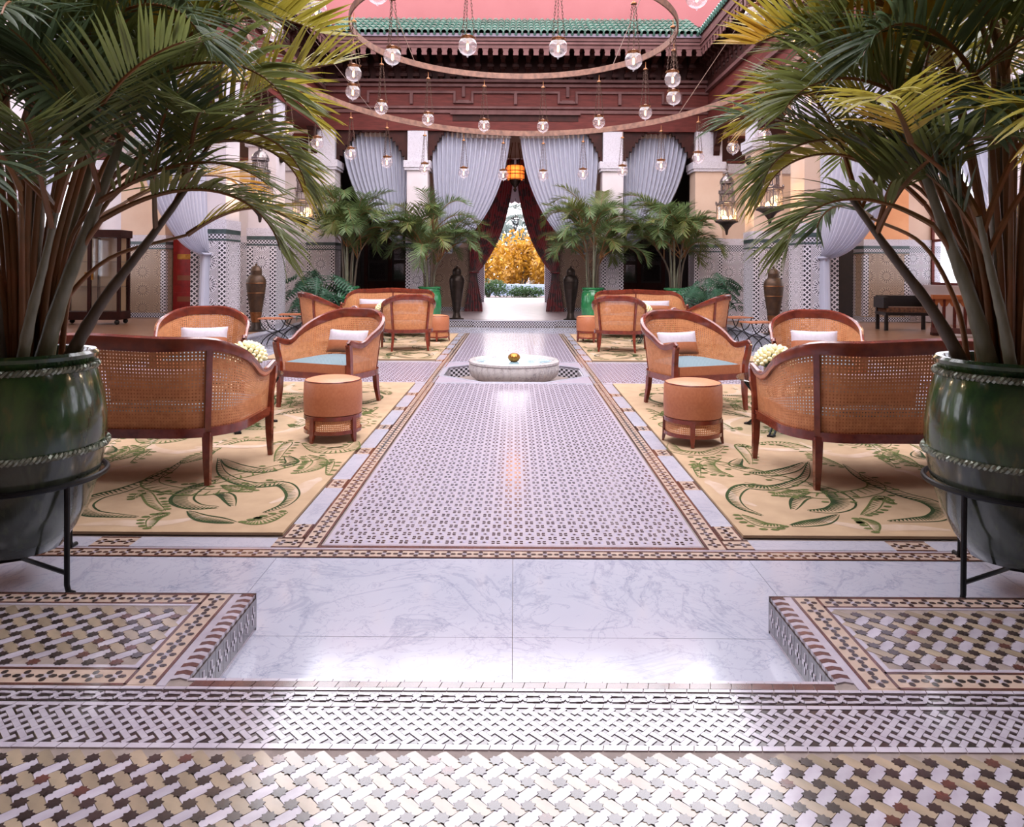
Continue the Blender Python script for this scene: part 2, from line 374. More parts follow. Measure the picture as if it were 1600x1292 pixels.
def G(px, py, h=0.):
    """point on the horizontal plane z = h that lies under a point measured in the photograph"""
    y = F * (CAM_H - h) / (py - 421.); return ((px - 804.) * y / F, y)
def bez(p, n):
    """smooth curve through the points p (Catmull-Rom), n samples for each span"""
    P = [Vector(q) for q in p]; P = [P[0] * 2 - P[1]] + P + [P[-1] * 2 - P[-2]]; out = []
    for i in range(1, len(P) - 2):
        for k in range(n):
            t = k / n; a, b, c, d = P[i - 1], P[i], P[i + 1], P[i + 2]
            out.append(.5 * ((2 * b) + (c - a) * t + (2 * a - 5 * b + 4 * c - d) * t * t + (3 * b - a - 3 * c + d) * t ** 3))
    out.append(P[-2]); return out
def sm(a, b, x):
    t = max(0., min(1., (x - a) / (b - a))); return t * t * (3 - 2 * t)
# ================================================================== FLOORS
# ---- sunken courtyard floor (tile tops at z = 0), with an octagonal pit for the fountain
FY = 9.36; PR = .86; PD = .14
floor = struct('floor', 'marble and zellige mosaic courtyard floor')
b = MB(); Q = .92
b.bx(-4.6, 4.6, 2.0, FY - Q, -.3, -.006); b.bx(-4.6, 4.6, FY + Q, 17.2, -.3, -.006)
b.bx(-4.6, -Q, FY - Q, FY + Q, -.3, -.006); b.bx(Q, 4.6, FY - Q, FY + Q, -.3, -.006); b.bx(-Q, Q, FY - Q, FY + Q, -.3, -PD)
b.build('base', T_GROUT, floor, smooth=False)
def oct_pts(r): return [(r / math.cos(PI / 8) * math.cos(PI / 8 + k * PI / 4), FY + r / math.cos(PI / 8) * math.sin(PI / 8 + k * PI / 4)) for k in range(8)]
o8 = oct_pts(PR)
for k, (sx, sy) in enumerate(((1, 1), (-1, 1), (-1, -1), (1, -1))):     # corners between square and octagon
    i = k * 2; c = (sx * Q, FY + sy * Q)
    p, q = o8[i], o8[i + 1]
    poly = [c, (c[0], p[1]) if k % 2 == 0 else (p[0], c[1]), p, q, (q[0], c[1]) if k % 2 == 0 else (c[0], q[1])]
    MB().prism(poly, -PD, 0).build('pit_corner', T_FIELD, floor, smooth=False)
for k in range(8):                                                      # tiled sides of the pit and pale rim
    p, q = o8[k], o8[(k + 1) % 8]; e = oct_pts(PR - .012); p2, q2 = e[k], e[(k + 1) % 8]
    MB().prism([p, q, q2, p2], -PD, -.02).build('pit_side', Z_CHECK, floor, smooth=False)
    e3 = oct_pts(PR + .06)
    MB().prism([e3[k], e3[(k + 1) % 8], q, p], -.02, .002).build('pit_rim', MARBLEP, floor, smooth=False)

# ---- marble slabs at the foot of the platform
slab_x = [-4.5, -3.2, -2.1, -1.06, 0, 1.06, 2.1, 3.2, 4.5]
for y0, y1 in ((2.02, 2.60), (2.60, 3.305)):
    for x0, x1 in zip(slab_x, slab_x[1:]):
        MB().bx(x0 + .001, x1 - .001, y0 + .001, y1 - .001, -.02, 0).build('marble_slab', MARBLE, floor, smooth=False)
for sx in (-1, 1):                                                      # marble along the sides and the far end
    ys = [3.3, 5.2, 7.0, 8.9, 10.7, 12.5, 14.6, 16.4]
    for y0, y1 in zip(ys, ys[1:]):
        a, c = sorted((sx * 3.62, sx * 4.4)); MB().bx(a, c, y0 + .001, y1 - .001, -.02, 0).build('marble_slab', MARBLE, floor, smooth=False)
for x0, x1 in zip(slab_x[1:-1], slab_x[2:-1]):
    MB().bx(x0 + .001, x1 - .001, 15.05, 16.5, -.02, 0).build('marble_slab', MARBLE, floor, smooth=False)

# ---- mosaic field: flowers of four petals alternating with small crosses
A = .0548
def mosaic(name, x0, x1, y0, y1):
    MB().bx(x0, x1, y0, y1, -.02, -.0008).build(name + '_ground', T_FIELD, floor, smooth=False)
    d = MB(); nx = int((x1 - x0) / A); ny = int((y1 - y0) / A); ox = (x0 + x1) / 2 - (nx - 1) * A / 2; oy = (y0 + y1) / 2 - (ny - 1) * A / 2
    l = MB()
    for j in range(ny):
        for i in range(nx):
            x = ox + i * A; y = oy + j * A
            if (i + j) % 2 == 0:
                for sx in (-1, 1):
                    for sy in (-1, 1):
                        d.flat([(x + sx * .003, y + sy * .0035), (x + sx * .0205, y + sy * .005), (x + sx * .020, y + sy * .0200), (x + sx * .0065, y + sy * .0195)][::sx * sy], 0)
            else:
                d.flat([(x - .0105, y), (x - .0045, y - .0045), (x, y - .0105), (x + .0045, y - .0045), (x + .0105, y), (x + .0045, y + .0045), (x, y + .0105), (x - .0045, y + .0045)], 0)
                for sx in (-1, 1): l.flat([(x + sx * .014 - .006, y), (x + sx * .014, y - .020), (x + sx * .014 + .006, y), (x + sx * .014, y + .020)], -.0003)
    d.build(name + '_petals', T_DARK, floor, smooth=False, kind='stuff'); l.build(name + '_lozenges', T_LAV, floor, smooth=False, kind='stuff')
HW = .892
mosaic('walk_mosaic', -HW, HW, 3.475, 8.36)
mosaic('far_walk_mosaic', -HW, HW, 10.36, 15.0)
for sx in (-1, 1):
    a, c = sorted((sx * 1.02, sx * 3.6)); mosaic('cross_walk_mosaic', a, c, 8.46, 10.26)
    MB().bx(*sorted((sx * .94, sx * .925)), 8.46, 10.26, -.02, 0).build('rim_strip', MARBLEP, floor, smooth=False)
    # ground round the fountain
MB().bx(-.92, .92, 8.36, 8.44, -.02, 0).build('rim_strip', MARBLEP, floor, smooth=False)
MB().bx(-.92, .92, 10.28, 10.36, -.02, 0).build('rim_strip', MARBLEP, floor, smooth=False)

# ---- borders: brown lines, beige band with flowers of four hexagons
def band(name, ax, p0, p1, q0, q1, z=0., per=.0735, line=.011, ends=True, root=None, k=1.):
    """a flower band; runs along axis ax from p0 to p1, spans q0..q1 across it"""
    root = root or floor
    def R(m, a, c, e, g, z0, z1):
        if ax == 'x': m.bx(a, c, min(e, g), max(e, g), z0, z1)
        else: m.bx(min(e, g), max(e, g), a, c, z0, z1)
    g = MB(); R(g, p0, p1, q0, q1, z - .02, z - .0008); g.build(name, T_BAND, root, smooth=False)
    s = 1 if q1 > q0 else -1
    for q in (q0, q1 - s * line):
        m = MB(); R(m, p0, p1, q, q + s * line, z - .01, z + .0002); m.build(name + '_line', T_RUST, root, smooth=False)
    d = MB(); wv = MB(); n = int((p1 - p0) / per); mid = (q0 + q1) / 2; o = p0 + (p1 - p0 - (n - 1) * per) / 2
    hexa = lambda cx, cy, rx, ry: [(cx - rx, cy), (cx - rx * .5, cy - ry), (cx + rx * .5, cy - ry), (cx + rx, cy), (cx + rx * .5, cy + ry), (cx - rx * .5, cy + ry)]
    for i in range(n):
        c = o + i * per; items = []
        for sg in (-1, 1): items.append(hexa(c + sg * .0215 * k, mid, .0135 * k, .0095 * k)); items.append([(mid_ + 0, 0) for mid_ in ()] or [(x_, y_) for x_, y_ in [(c + (yy - mid), mid + (xx - c)) for xx, yy in hexa(c + sg * .021 * k, mid, .0125 * k, .0095 * k)]])
        for p in items: d.flat(p if ax == 'x' else [(y, x) for x, y in p][::-1], z)
        p = [(c - .013 * k, mid - .013 * k), (c, mid - .006 * k), (c + .013 * k, mid - .013 * k), (c + .006 * k, mid), (c + .013 * k, mid + .013 * k), (c, mid + .006 * k), (c - .013 * k, mid + .013 * k), (c - .006 * k, mid)]
        wv.flat(p if ax == 'x' else [(y, x) for x, y in p][::-1], z + .0001)
    d.build(name + '_flowers', T_DARK, root, smooth=False, kind='stuff'); wv.build(name + '_centres', T_WHITE, root, smooth=False, kind='stuff')
band('border_band', 'x', -4.4, 4.4, 3.315, 3.405)
MB().bx(-4.4, 4.4, 3.405, 3.425, -.02, -.0004).build('white_strip', T_WHITE, floor, smooth=False)
MB().bx(-HW, HW, 3.455, 3.475, -.02, -.0004).build('white_strip', T_WHITE, floor, smooth=False)
MB().bx(-.905, .905, 3.425, 3.455, -.02, -.0002).build('rust_strip', T_RUST, floor, smooth=False)
for sx in (-1, 1):
    for y0, y1 in ((3.43, 8.40), (8.40, 10.32), (10.32, 15.0)):
        band('border_band', 'y', y0, y1, sx * .905, sx * 1.005)
    # marble inlay panels beside the rugs, parted by flower pieces
    for r0, r1 in ((3.56, 8.36), (10.4, 14.9)):
        n = 6; L = (r1 - r0) / n
        for i in range(n):
            y0 = r0 + i * L; a, c = sorted((sx * 1.008, sx * 1.115))
            MB().bx(a, c, y0 + .18, y0 + L, -.02, -.0002).build('marble_inlay', MARBLEP, floor, smooth=False)
            band('inlay_flower', 'y', y0, y0 + .18, sx * 1.008, sx * 1.115, per=.06)
    for i in range(3):                                                  # in front of the rugs
        x0 = 1.13 + i * .85; a, c = sorted((sx * x0, sx * (x0 + .66)))
        MB().bx(a, c, 3.43, 3.55, -.02, -.0002).build('marble_inlay', MARBLEP, floor, smooth=False)
        a, c = sorted((sx * (x0 + .66), sx * (x0 + .85))); band('inlay_flower', 'x', a, c, 3.43, 3.55, per=.06)
    a, c = sorted((sx * 1.0, sx * 1.13)); band('inlay_flower', 'x', a, c, 3.43, 3.55, per=.06)
    for y0, y1 in ((8.37, 8.46), (10.26, 10.36)):
        a, c = sorted((sx * 1.01, sx * 3.6)); MB().bx(a, c, y0, y1, -.02, -.0002).build('marble_inlay', MARBLEP, floor, smooth=False)

# ---- raised platform in the foreground (z = .13), U-shaped with two side blocks
PH = .13
plat = struct('floor_platform', 'raised zellige platform of stars and bars in the foreground')
MB().bx(-4.6, 4.6, -4, 2.098, -.3, PH - .0032).build('base', T_GROUT, plat, smooth=False)
for sx in (-1, 1):
    a, c = sorted((sx * .925, sx * 4.6)); MB().bx(a, c, 2.09, 2.640, -.3, PH - .004).build('side_block', T_GROUT, plat, smooth=False)
P = .0523; L_ = 1.40 * P; W_ = .60 * P - .0015
def star(r, n=8, k=.72):
    return [((r if i % 2 == 0 else r * k) * math.cos(PI * i / n + .39), (r if i % 2 == 0 else r * k) * math.sin(PI * i / n + .39)) for i in range(2 * n)]
def bar(l, w_, nk=.12):
    h, v = l / 2, w_ / 2; k = w_ * nk * 1.6
    return [(-h, -v), (h - k, -v), (h - k * .2, -v * .35), (h, v), (-h + k, v), (-h + k * .2, v * .35)]
ME_STAR = MB().prism(star(.345 * P), -.006, .0012).mesh('star_tile', T_DARK, False)
ME_STARR = MB().prism(star(.345 * P), -.006, .0012).mesh('star_tile_rust', T_RUST, False)
ME_BARW = MB().prism(bar(L_, W_), -.006, 0).mesh('bar_tile', T_WHITE, False)
ME_BARB = MB().prism(bar(L_, W_), -.006, 0).mesh('bar_tile', T_BEIGE, False)
rng = random.Random(4)
def weave(x0, x1, y0, y1, z, p=P, singles=True, names=('star_tile', 'white_bar', 'beige_bar'), root=plat, rest='star_field_rest', inside=None, sc_=1.):
    """basket weave turned 45 degrees: bars alternate, a star sits on every crossing; tiles clipped by keeping their centres inside"""
    rr = MB(); h = p / math.sqrt(2); n = int(max(x1 - x0, y1 - y0) / h) + 4; cx, cy = (x0 + x1) / 2, y1
    i0 = int((x0 - cx) / h) - 1; i1 = int((x1 - cx) / h) + 1; jn = int((y1 - y0) / h) + 2
    for j in range(-1, jn):
        for i in range(i0, i1 + 1):
            x = cx + i * h; y = cy - j * h
            def ok(m): return x0 + m <= x <= x1 - m and y0 + m <= y <= y1 - m
            big = inside is None or inside(x, y)
            if (i + j) % 2 == 0:
                if ok(.008):
                    me = ME_STARR if rng.random() < .12 else ME_STAR
                    if singles and big: place(me, names[0], root, (x, y, z), (rng.uniform(-.006, .006), rng.uniform(-.006, .006), 0), scale=(sc_, sc_, 1))
                    else: rr.flat([(x + a * sc_, y + c * sc_) for a, c in star(.345 * P)], z + .001, 2)
            elif ok(.020 * sc_):
                white = j % 2 == 0; rz = (PI / 4 if white else -PI / 4) + (PI if i % 4 > 1 else 0)
                if singles and big: place(ME_BARW if white else ME_BARB, names[1] if white else names[2], root, (x, y, z + rng.uniform(-.0004, .0004)), (rng.uniform(-.006, .006), rng.uniform(-.006, .006), rz), scale=(sc_, sc_, 1))
                else:
                    co, si = math.cos(rz), math.sin(rz)
                    rr.flat([(x + sc_ * (a * co - c * si), y + sc_ * (a * si + c * co)) for a, c in bar(L_, W_)], z, 0 if white else 1)
    if rr.f: rr.build(rest, [T_WHITE, T_BEIGE, T_DARK], root, smooth=False, kind='stuff')
weave(-1.9, 1.9, .9, 1.790, PH, inside=lambda x, y: y > 1.51 and abs(x) < .72 * y + .02)
# strips and bands between field and step
def strip(name, y0, y1, m, x0, x1, L, one=False):
    n = int((x1 - x0) / L); L = (x1 - x0) / n; rr = MB()
    for i in range(n):
        a = x0 + i * L; sk = (y1 - y0) * .25
        poly = [(a + .0012, y0), (a + L - .0012, y0), (a + L - .0012 + sk, y1), (a + .0012 + sk, y1)]
        if one: MB().prism(poly, PH - .006, PH + rng.uniform(0, .0008)).build(name, m, plat, smooth=False)
        else: rr.prism(poly, PH - .006, PH + rng.uniform(0, .0006))
    if not one: rr.build(name, m, plat, smooth=False, kind='stuff')
strip('white_fillet', 1.793, 1.812, T_WHITE, -2.0, 2.0, .055)
MB().bx(-2, 2, 1.814, 1.964, PH - .01, PH - .002).build('weave_ground', T_DARK, plat, smooth=False)
wv = MB(); p = .0305; h = p / math.sqrt(2)                               # fine interlace of white bars over dark
jm = 6
for j in range(0, jm + 1):
    for i in range(int(-1.95 / h), int(1.95 / h)):
        if (i + j) % 2: continue
        x = i * h; y = 1.889 + (j - jm / 2) * h * .98
        rz = PI / 4 if j % 2 == 0 else -PI / 4
        l = 1.42 * p; ww = .48 * p
        if j in (0, jm): l *= .8
        co, si = math.cos(rz), math.sin(rz)
        wv.prism([(x + a * co - c * si, y + a * si + c * co) for a, c in ((-l / 2, -ww / 2), (l / 2, -ww / 2), (l / 2, ww / 2), (-l / 2, ww / 2))], PH - .006, PH)
wv.build('weave_bars', T_WHITE, plat, smooth=False, kind='stuff')
strip('white_fillet', 1.966, 1.981, T_WHITE, -2.0, 2.0, .06)
MB().bx(-2, 2, 1.983, 2.041, PH - .01, PH - .002).build('chain_ground', T_DARK, plat, smooth=False)
ch = MB()                                                               # two white strands twisted into a chain
per = .058
for i in range(int(-2 / per), int(2 / per)):
    x = i * per
    for s in (-1, 1):
        ym = 2.012; q = [(x, ym - s * .0135), (x + per * .32, ym - s * .0135), (x + per * .68, ym + s * .0135), (x + per, ym + s * .0135)]
        for a, c in zip(q, q[1:]):
            dx, dy = c[0] - a[0], c[1] - a[1]; ln = math.hypot(dx, dy); nx, ny = -dy / ln * .0055, dx / ln * .0055
            ch.prism([(a[0] + nx, a[1] + ny), (a[0] - nx, a[1] - ny), (c[0] - nx, c[1] - ny), (c[0] + nx, c[1] + ny)][::-1] if False else [(a[0] - nx, a[1] - ny), (c[0] - nx, c[1] - ny), (c[0] + nx, c[1] + ny), (a[0] + nx, a[1] + ny)], PH - .006, PH + (.0008 if s > 0 else 0))
ch.build('chain_strands', T_WHITE, plat, smooth=False, kind='stuff')
strip('white_fillet', 2.043, 2.056, T_WHITE, -2.0, 2.0, .06)
strip('rust_brick', 2.057, 2.085, T_RUST, -.905, .905, .058, one=True)
strip('white_nosing', 2.086, 2.0985, T_WHITE, -.92, .92, .05)
for sx in (-1, 1):
    def bx_(m, a, c, y0, y1, z0, z1): a, c = sorted((sx * a, sx * c)); return m.bx(a, c, y0, y1, z0, z1)
    X0 = .925                                                            # inner edge of the side block
    # striped nosing along the inner edge: curved brown and white pieces
    n = 13
    for i in range(n * 2):
        y0 = 2.09 + i * (.545 / n / 2); y1 = y0 + .545 / n / 2 - .001
        poly = [(sx * (X0 - .002), y0), (sx * (X0 + .022), y0 + .008), (sx * (X0 + .045), y0), (sx * (X0 + .045), y1), (sx * (X0 + .022), y1 + .008), (sx * (X0 - .002), y1)]
        MB().prism(poly if sx > 0 else poly[::-1], PH - .012, PH + .001).build('nosing_tile', T_RUST if i % 2 else T_WHITE, plat, smooth=False)
    bx_(MB(), X0 + .046, X0 + .072, 2.058, 2.64, PH - .01, PH).build('white_fillet', T_WHITE, plat, smooth=False)
    bx_(MB(), X0 + .07, 4.5, 2.058, 2.64, PH - .012, PH - .001).build('block_ground', T_BAND, plat, smooth=False)
    # flower border on three sides
    band('block_border', 'y', 2.064, 2.634, sx * (X0 + .073), sx * (X0 + .167), PH + .0006, .062, .010, root=plat, k=.9)
    a, c = sorted((sx * (X0 + .16), sx * 2.9))
    band('block_border', 'x', a, c, 2.060, 2.150, PH + .0006, .066, .010, root=plat, k=.9)
    band('block_border', 'x', a, c, 2.560, 2.640, PH + .0006, .066, .010, root=plat, k=.9)
    XI = X0 + .168
    for q in ((XI, XI + .016, 2.15, 2.56),): bx_(MB(), *q, PH - .01, PH + .0008).build('white_fillet', T_WHITE, plat, smooth=False)
    for y0 in (2.151, 2.545): bx_(MB(), XI, 2.9, y0, y0 + .014, PH - .01, PH + .0009).build('white_fillet', T_WHITE, plat, smooth=False)
    bx_(MB(), XI, 2.9, 2.16, 2.55, PH - .01, PH).build('star_ground', T_GROUT, plat, smooth=False)
    a, c = sorted((sx * (XI + .014), sx * 2.3))
    weave(a, c, 2.166, 2.545, PH + .002, p=.058, inside=lambda x, y: abs(x) < .70 * y + .1, sc_=1.06, rest='block_star_rest')
    # tiled riser of the block: dark tiles with white crosses
    bx_(MB(), X0 - .001, X0 + .01, 2.098, 2.64, 0, .012).build('riser_foot', T_WHITE, plat, smooth=False)
    nt = 9
    for i in range(nt):
        y0 = 2.102 + i * (.535 / nt); bx_(MB(), X0 - .006, X0 + .01, y0 + .001, y0 + .535 / nt - .001, .014, PH - .014).build('riser_tile', T_DARK, plat, smooth=False)
    cr = MB()
    for i in range(nt):
        y0 = 2.102 + (i + .5) * (.535 / nt)
        ys = y0
        bx_(cr, X0 - .0075, X0, ys - .005, ys + .005, .035, .100); bx_(cr, X0 - .0075, X0, ys - .019, ys + .019, .058, .074)
    cr.build('riser_crosses', T_WHITE, plat, smooth=False, kind='stuff')
    bx_(MB(), X0 - .004, 4.5, 2.640, 2.648, 0, PH).build('riser_back', T_DARK, plat, smooth=False)

# ---- raised gallery floors round the court (z = .145)
GH = .145
gal = struct('floor_gallery', 'raised tiled gallery floors round the court')
for sx in (-1, 1):
    a, c = sorted((sx * 4.42, sx * 10)); MB().bx(a, c, -4, 17.0, -.3, GH).build('gallery_slab', BROWNTILE, gal, smooth=False)
    a, c = sorted((sx * 4.405, sx * 4.425)); MB().bx(a, c, 2.6, 16.6, 0, GH - .02).build('step_riser', Z_CHECK, gal, smooth=False)
    a, c = sorted((sx * 4.39, sx * 4.6)); MB().bx(a, c, 2.6, 16.75, GH - .02, GH + .003).build('step_nosing', MARBLEP, gal, smooth=False)
MB().bx(-10, 10, 16.82, 30, -.3, GH).build('gallery_slab', PALEFLOOR, gal, smooth=False)
MB().bx(-.92, .92, 16.6, 16.9, -.3, GH).build('door_step', PALEFLOOR, gal, smooth=False)
MB().bx(-.92, .92, 16.585, 16.6, 0.0, GH - .015).build('step_riser', Z_CHECK, gal, smooth=False)
MB().bx(-.94, .94, 16.57, 16.64, GH - .015, GH + .003).build('step_nosing', MARBLEP, gal, smooth=False)
for sx in (-1, 1):
    a, c = sorted((sx * .92, sx * 4.4)); MB().bx(a, c, 16.79, 16.82, 0.0, GH - .015).build('step_riser', Z_CHECK, gal, smooth=False)
    MB().bx(a, c, 16.77, 16.86, GH - .015, GH + .003).build('step_nosing', MARBLEP, gal, smooth=False)
# ================================================================== ARCHITECTURE
def column(label, x0, x1, y0, y1, shaft=CREAM, dado=Z_WHITE, upper=None, block=True, top=4.5, brown=False):
    t = thing('column', label, 'column', ((x0 + x1) / 2, (y0 + y1) / 2, GH)); cx, cy = (x0 + x1) / 2, (y0 + y1) / 2
    wx, wy = (x1 - x0) / 2, (y1 - y0) / 2; g = GH
    def B(z0, z1, e): return MB().bx(-wx - e, wx + e, -wy - e, wy + e, z0 - g, z1 - g)
    B(g, g + .10, .02).build('base', Z_CHECK, t, smooth=False)
    B(g + .10, 1.72, .012).build('tile_dado', dado, t, smooth=False)
    for sx in (-1, 1):
        for sy in (-1, 1):
            m = MB(); m.bx(*sorted((sx * (wx + .016), sx * (wx - .10))), *sorted((sy * (wy + .016), sy * (wy - .10))), .12, 1.55)
            m.build('lattice_corner', Z_LATT, t, smooth=False)
    B(1.72, 1.75, .018).build('border_row', Z_GREEN, t, smooth=False); B(1.75, 1.83, .014).build('border_row', Z_CHECK, t, smooth=False); B(1.83, 1.90, .018).build('border_row', Z_GREEN, t, smooth=False)
    B(1.90, 2.05, .022).build('carved_frieze', STUCCO, t, smooth=False)
    B(2.05, 3.60, 0).build('shaft', shaft, t, smooth=False)
    B(3.58, 3.64, .05).build('ledge', STUCCO, t, smooth=False); B(3.64, 3.80, .07).build('ledge', STUCCO, t, smooth=False)
    if upper is None: B(3.80, top, -.01).build('carved_block', STUCCO, t, smooth=False)
    else:       # white carved half towards the court, wooden panel behind
        s = upper
        a, c = sorted((s * -wx, s * (-wx + .2))); MB().bx(a, c, -wy, wy, 3.80 - g, top - g).build('carved_block', STUCCO, t, smooth=False)
        a, c = sorted((s * (-wx + .2), s * (wx + .1))); pn = MB().bx(a, c, -wy + .06, wy - .06, 3.80 - g, top - g).build('wood_panel', CEDARD, t, smooth=False)
        f = MB()
        for z0 in (3.82, top - .06): f.bx(a, c, -wy + .02, wy - .02, z0 - g, z0 + .05 - g)
        f.build('panel_frame', CEDAR, t, smooth=False)
    return t
side_names = {-1: 'left', 1: 'right'}
for sx in (-1, 1):
    S = side_names[sx]
    a, c = sorted((sx * 2.02, sx * 2.50)); column(f'pale pink column with carved white top beside the {S} half of the doorway', a, c, 17.0, 17.5, WHITE)
    a, c = sorted((sx * 4.15, sx * 4.78)); column(f'corner pier at the {S} end of the far curtained facade', a, c, 16.95, 17.5, WHITE if sx < 0 else CREAM)
    a, c = sorted((sx * 4.5, sx * 5.02)); column(f'{S} arcade column behind the tall bronze urn', a, c, 13.85, 14.40, CREAM if sx > 0 else WHITE, upper=sx)
    a, c = sorted((sx * 4.5, sx * 5.02)); column(f'{S} arcade column with the draped sheer curtain tied to it', a, c, 11.45, 12.02, CREAM if sx > 0 else WHITE, upper=sx)
    a, c = sorted((sx * 4.5, sx * 5.05)); column(f'tiled {S} arcade column glimpsed behind the big palm stems', a, c, 6.30, 6.95, WHITE, upper=sx)
    a, c = sorted((sx * 8.12, sx * 9.15)); column(f'inner {S} gallery pilaster with orange plaster and brown dado', a, c, 17.1, 17.6, mat('orange_plaster', C(222, 160, 116), .8, 0, C(208, 142, 98), 2) if sx > 0 else MATS['cream_plaster'], Z_BROWN)

wb = struct('wall_back', 'far facade with cedar frieze and pink plaster above')
def W(x0, x1, y0, y1, z0, z1, m, name, root=wb): return MB().bx(min(x0, x1), max(x0, x1), min(y0, y1), max(y0, y1), z0, z1).build(name, m, root, smooth=False)
for sx in (-1, 1):                                   # plaster walls beyond the corner piers, with tiled dado
    for x0, x1 in ((4.7, 7.5), (9.1, 10)):
        W(sx * x0, sx * x1, 17.3, 17.6, GH, 5.2, CREAM if sx > 0 else WHITE, 'plaster'); W(sx * x0, sx * x1, 17.28, 17.3, GH, 1.75, Z_WHITE, 'tile_dado')
        W(sx * x0, sx * x1, 17.27, 17.3, 1.75, 1.9, Z_CHECK, 'border_row'); W(sx * x0, sx * x1, 17.265, 17.3, 1.9, 2.05, STUCCO, 'carved_frieze')
        W(sx * x0, sx * x1, 17.22, 17.3, 3.58, 3.8, STUCCO, 'ledge'); W(sx * (x0 + .1), sx * x1, 17.26, 17.3, 3.84, 4.46, CEDARD, 'wood_panel')
        for z0 in (3.82, 4.40): W(sx * x0, sx * x1, 17.23, 17.3, z0, z0 + .06, CEDAR, 'panel_frame')
    W(sx * 7.5, sx * 8.2, 17.3, 17.6, 3.0, 5.2, CREAM, 'plaster')
    W(sx * 7.4, sx * 8.3, 18.0, 18.05, GH, 3.0, DARKIN, 'dark_recess')  # dark sheet stands in for the unlit depth of the opening
# cedar frieze over the facade
W(-4.8, 4.8, 17.0, 17.5, 4.5, 4.92, CEDAR, 'lintel_board')
W(-4.8, 4.8, 16.96, 17.02, 4.90, 4.97, CEDARL, 'moulding'); W(-4.8, 4.8, 16.93, 17.0, 5.0, 5.05, CEDARL, 'moulding')
W(-4.8, 4.8, 16.98, 17.5, 4.92, 5.6, CEDAR, 'frieze_board')
W(-4.8, 4.8, 16.92, 17.0, 5.50, 5.56, CEDARL, 'moulding'); W(-4.8, 4.8, 16.88, 17.0, 5.60, 5.66, CEDARL, 'moulding')
def mould(x0, x1, z0, z1): W(x0, x1, 16.925, 16.99, z0, z1, CEDARL, 'panel_moulding')
for k in (-3.6, -1.2, 1.2, 3.6):                     # stepped panel mouldings: the rail dips round a short post
    mould(k - .19, k + .19, 5.12, 5.17); mould(k - .23, k - .18, 5.12, 5.40); mould(k + .18, k + .23, 5.12, 5.40); mould(k - .035, k + .035, 5.27, 5.50)
    mould(k - .13, k + .13, 5.17, 5.195)
for x0, x1 in ((-4.8, -3.83), (-3.37, -1.43), (-.97, .97), (1.43, 3.37), (3.83, 4.8)): mould(x0, x1, 5.35, 5.40)
for k in (-2.4, 0, 2.4): mould(k - .035, k + .035, 5.10, 5.35)
W(-1.45, 1.45, 16.985, 17.0, 4.72, 4.86, CEDARD, 'door_head'); mould(-1.5, 1.5, 4.86, 4.90)  # dark board stands in for the shade of a recess over the doorway
# corbels under the eaves
def corbel_mesh():
    m = MB()
    m.xprism([(0, 0), (0, .62), (-.86, .62), (-.86, .52), (-.60, .47), (-.56, .36), (-.34, .32), (-.30, .20), (-.13, .17), (-.10, .05)], -.045, .045)
    m.bx(-.075, .075, -.16, 0, .05, .12); m.bx(-.075, .075, -.38, -.2, .22, .28); m.bx(-.06, .06, -.63, -.45, .37, .43)
    m.lathe([(.001, -.03), (.05, .0), (.03, .05), (.05, .08)], 8, (0, -.07, -.02))
    return m.mesh('corbel', CEDARD, False)
CORB = corbel_mesh()
for i in range(-14, 15): place(CORB, 'corbel', wb, (i * .285, 17.0, 5.66))
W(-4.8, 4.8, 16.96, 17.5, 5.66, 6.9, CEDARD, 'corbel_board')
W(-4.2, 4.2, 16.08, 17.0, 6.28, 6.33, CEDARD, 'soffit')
# fascia of the far eave and its pierced fringe
W(-4.1, 4.1, 16.03, 16.10, 6.26, 6.44, CEDARL, 'fascia'); W(-4.1, 4.1, 15.99, 16.05, 6.36, 6.43, mat('grey_lavender_paint', C(120, 106, 122), .5), 'gutter_board'); W(-4.1, 4.1, 16.0, 16.06, 6.20, 6.235, CEDARL, 'moulding')
def tab_mesh():
    return MB().vprism([(-.072, .2), (-.072, .13), (-.052, .115), (-.066, .095), (-.045, .08), (-.057, .06), (-.057, 0), (.057, 0), (.057, .06), (.045, .08), (.066, .095), (.052, .115), (.072, .13), (.072, .2)][::-1], -.012, .012).mesh('fringe_tab', CEDARL, False)
TAB = tab_mesh()
W(-4.1, 4.1, 16.03, 16.07, 6.12, 6.28, CEDARL, 'fringe_board')
for i in range(-18, 19): place(TAB, 'fringe_tab', wb, (i * .222, 16.05, 5.97))
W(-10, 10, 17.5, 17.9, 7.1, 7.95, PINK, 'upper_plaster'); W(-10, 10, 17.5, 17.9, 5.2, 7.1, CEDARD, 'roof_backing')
# green tiled roof of the far side: single tiles
roof = struct('roof_back', 'green glazed tile roof of the far side')
R0 = (16.0, 6.44); R1 = (17.45, 7.20); rl = math.hypot(R1[0] - R0[0], R1[1] - R0[1]); ra = math.atan2(R1[1] - R0[1], R1[0] - R0[0])
m = MB(); m.xprism([(R0[0], R0[1] - .03), (R1[0], R1[1] - .03), (R1[0], R1[1]), (R0[0], R0[1])], -4.1, 4.1); m.build('roof_deck', CEDARD, roof, smooth=False)
def half_tile(r, L):
    n = 7; v = []
    for y, k, z in ((0, 1., .018), (L, .9, 0)):
        for i in range(n + 1):
            a = PI * i / n; v.append((-r * k * math.cos(a), y, r * k * math.sin(a) + z))
    for y, k, z in ((0, .8, .018),):
        for i in range(n + 1):
            a = PI * i / n; v.append((-r * k * math.cos(a), y, r * k * math.sin(a) + z))
    fs = [(i, i + 1, n + 1 + i + 1, n + 1 + i) for i in range(n)] + [(i, 2 * n + 2 + i, 2 * n + 3 + i, i + 1) for i in range(n)]
    return v, fs
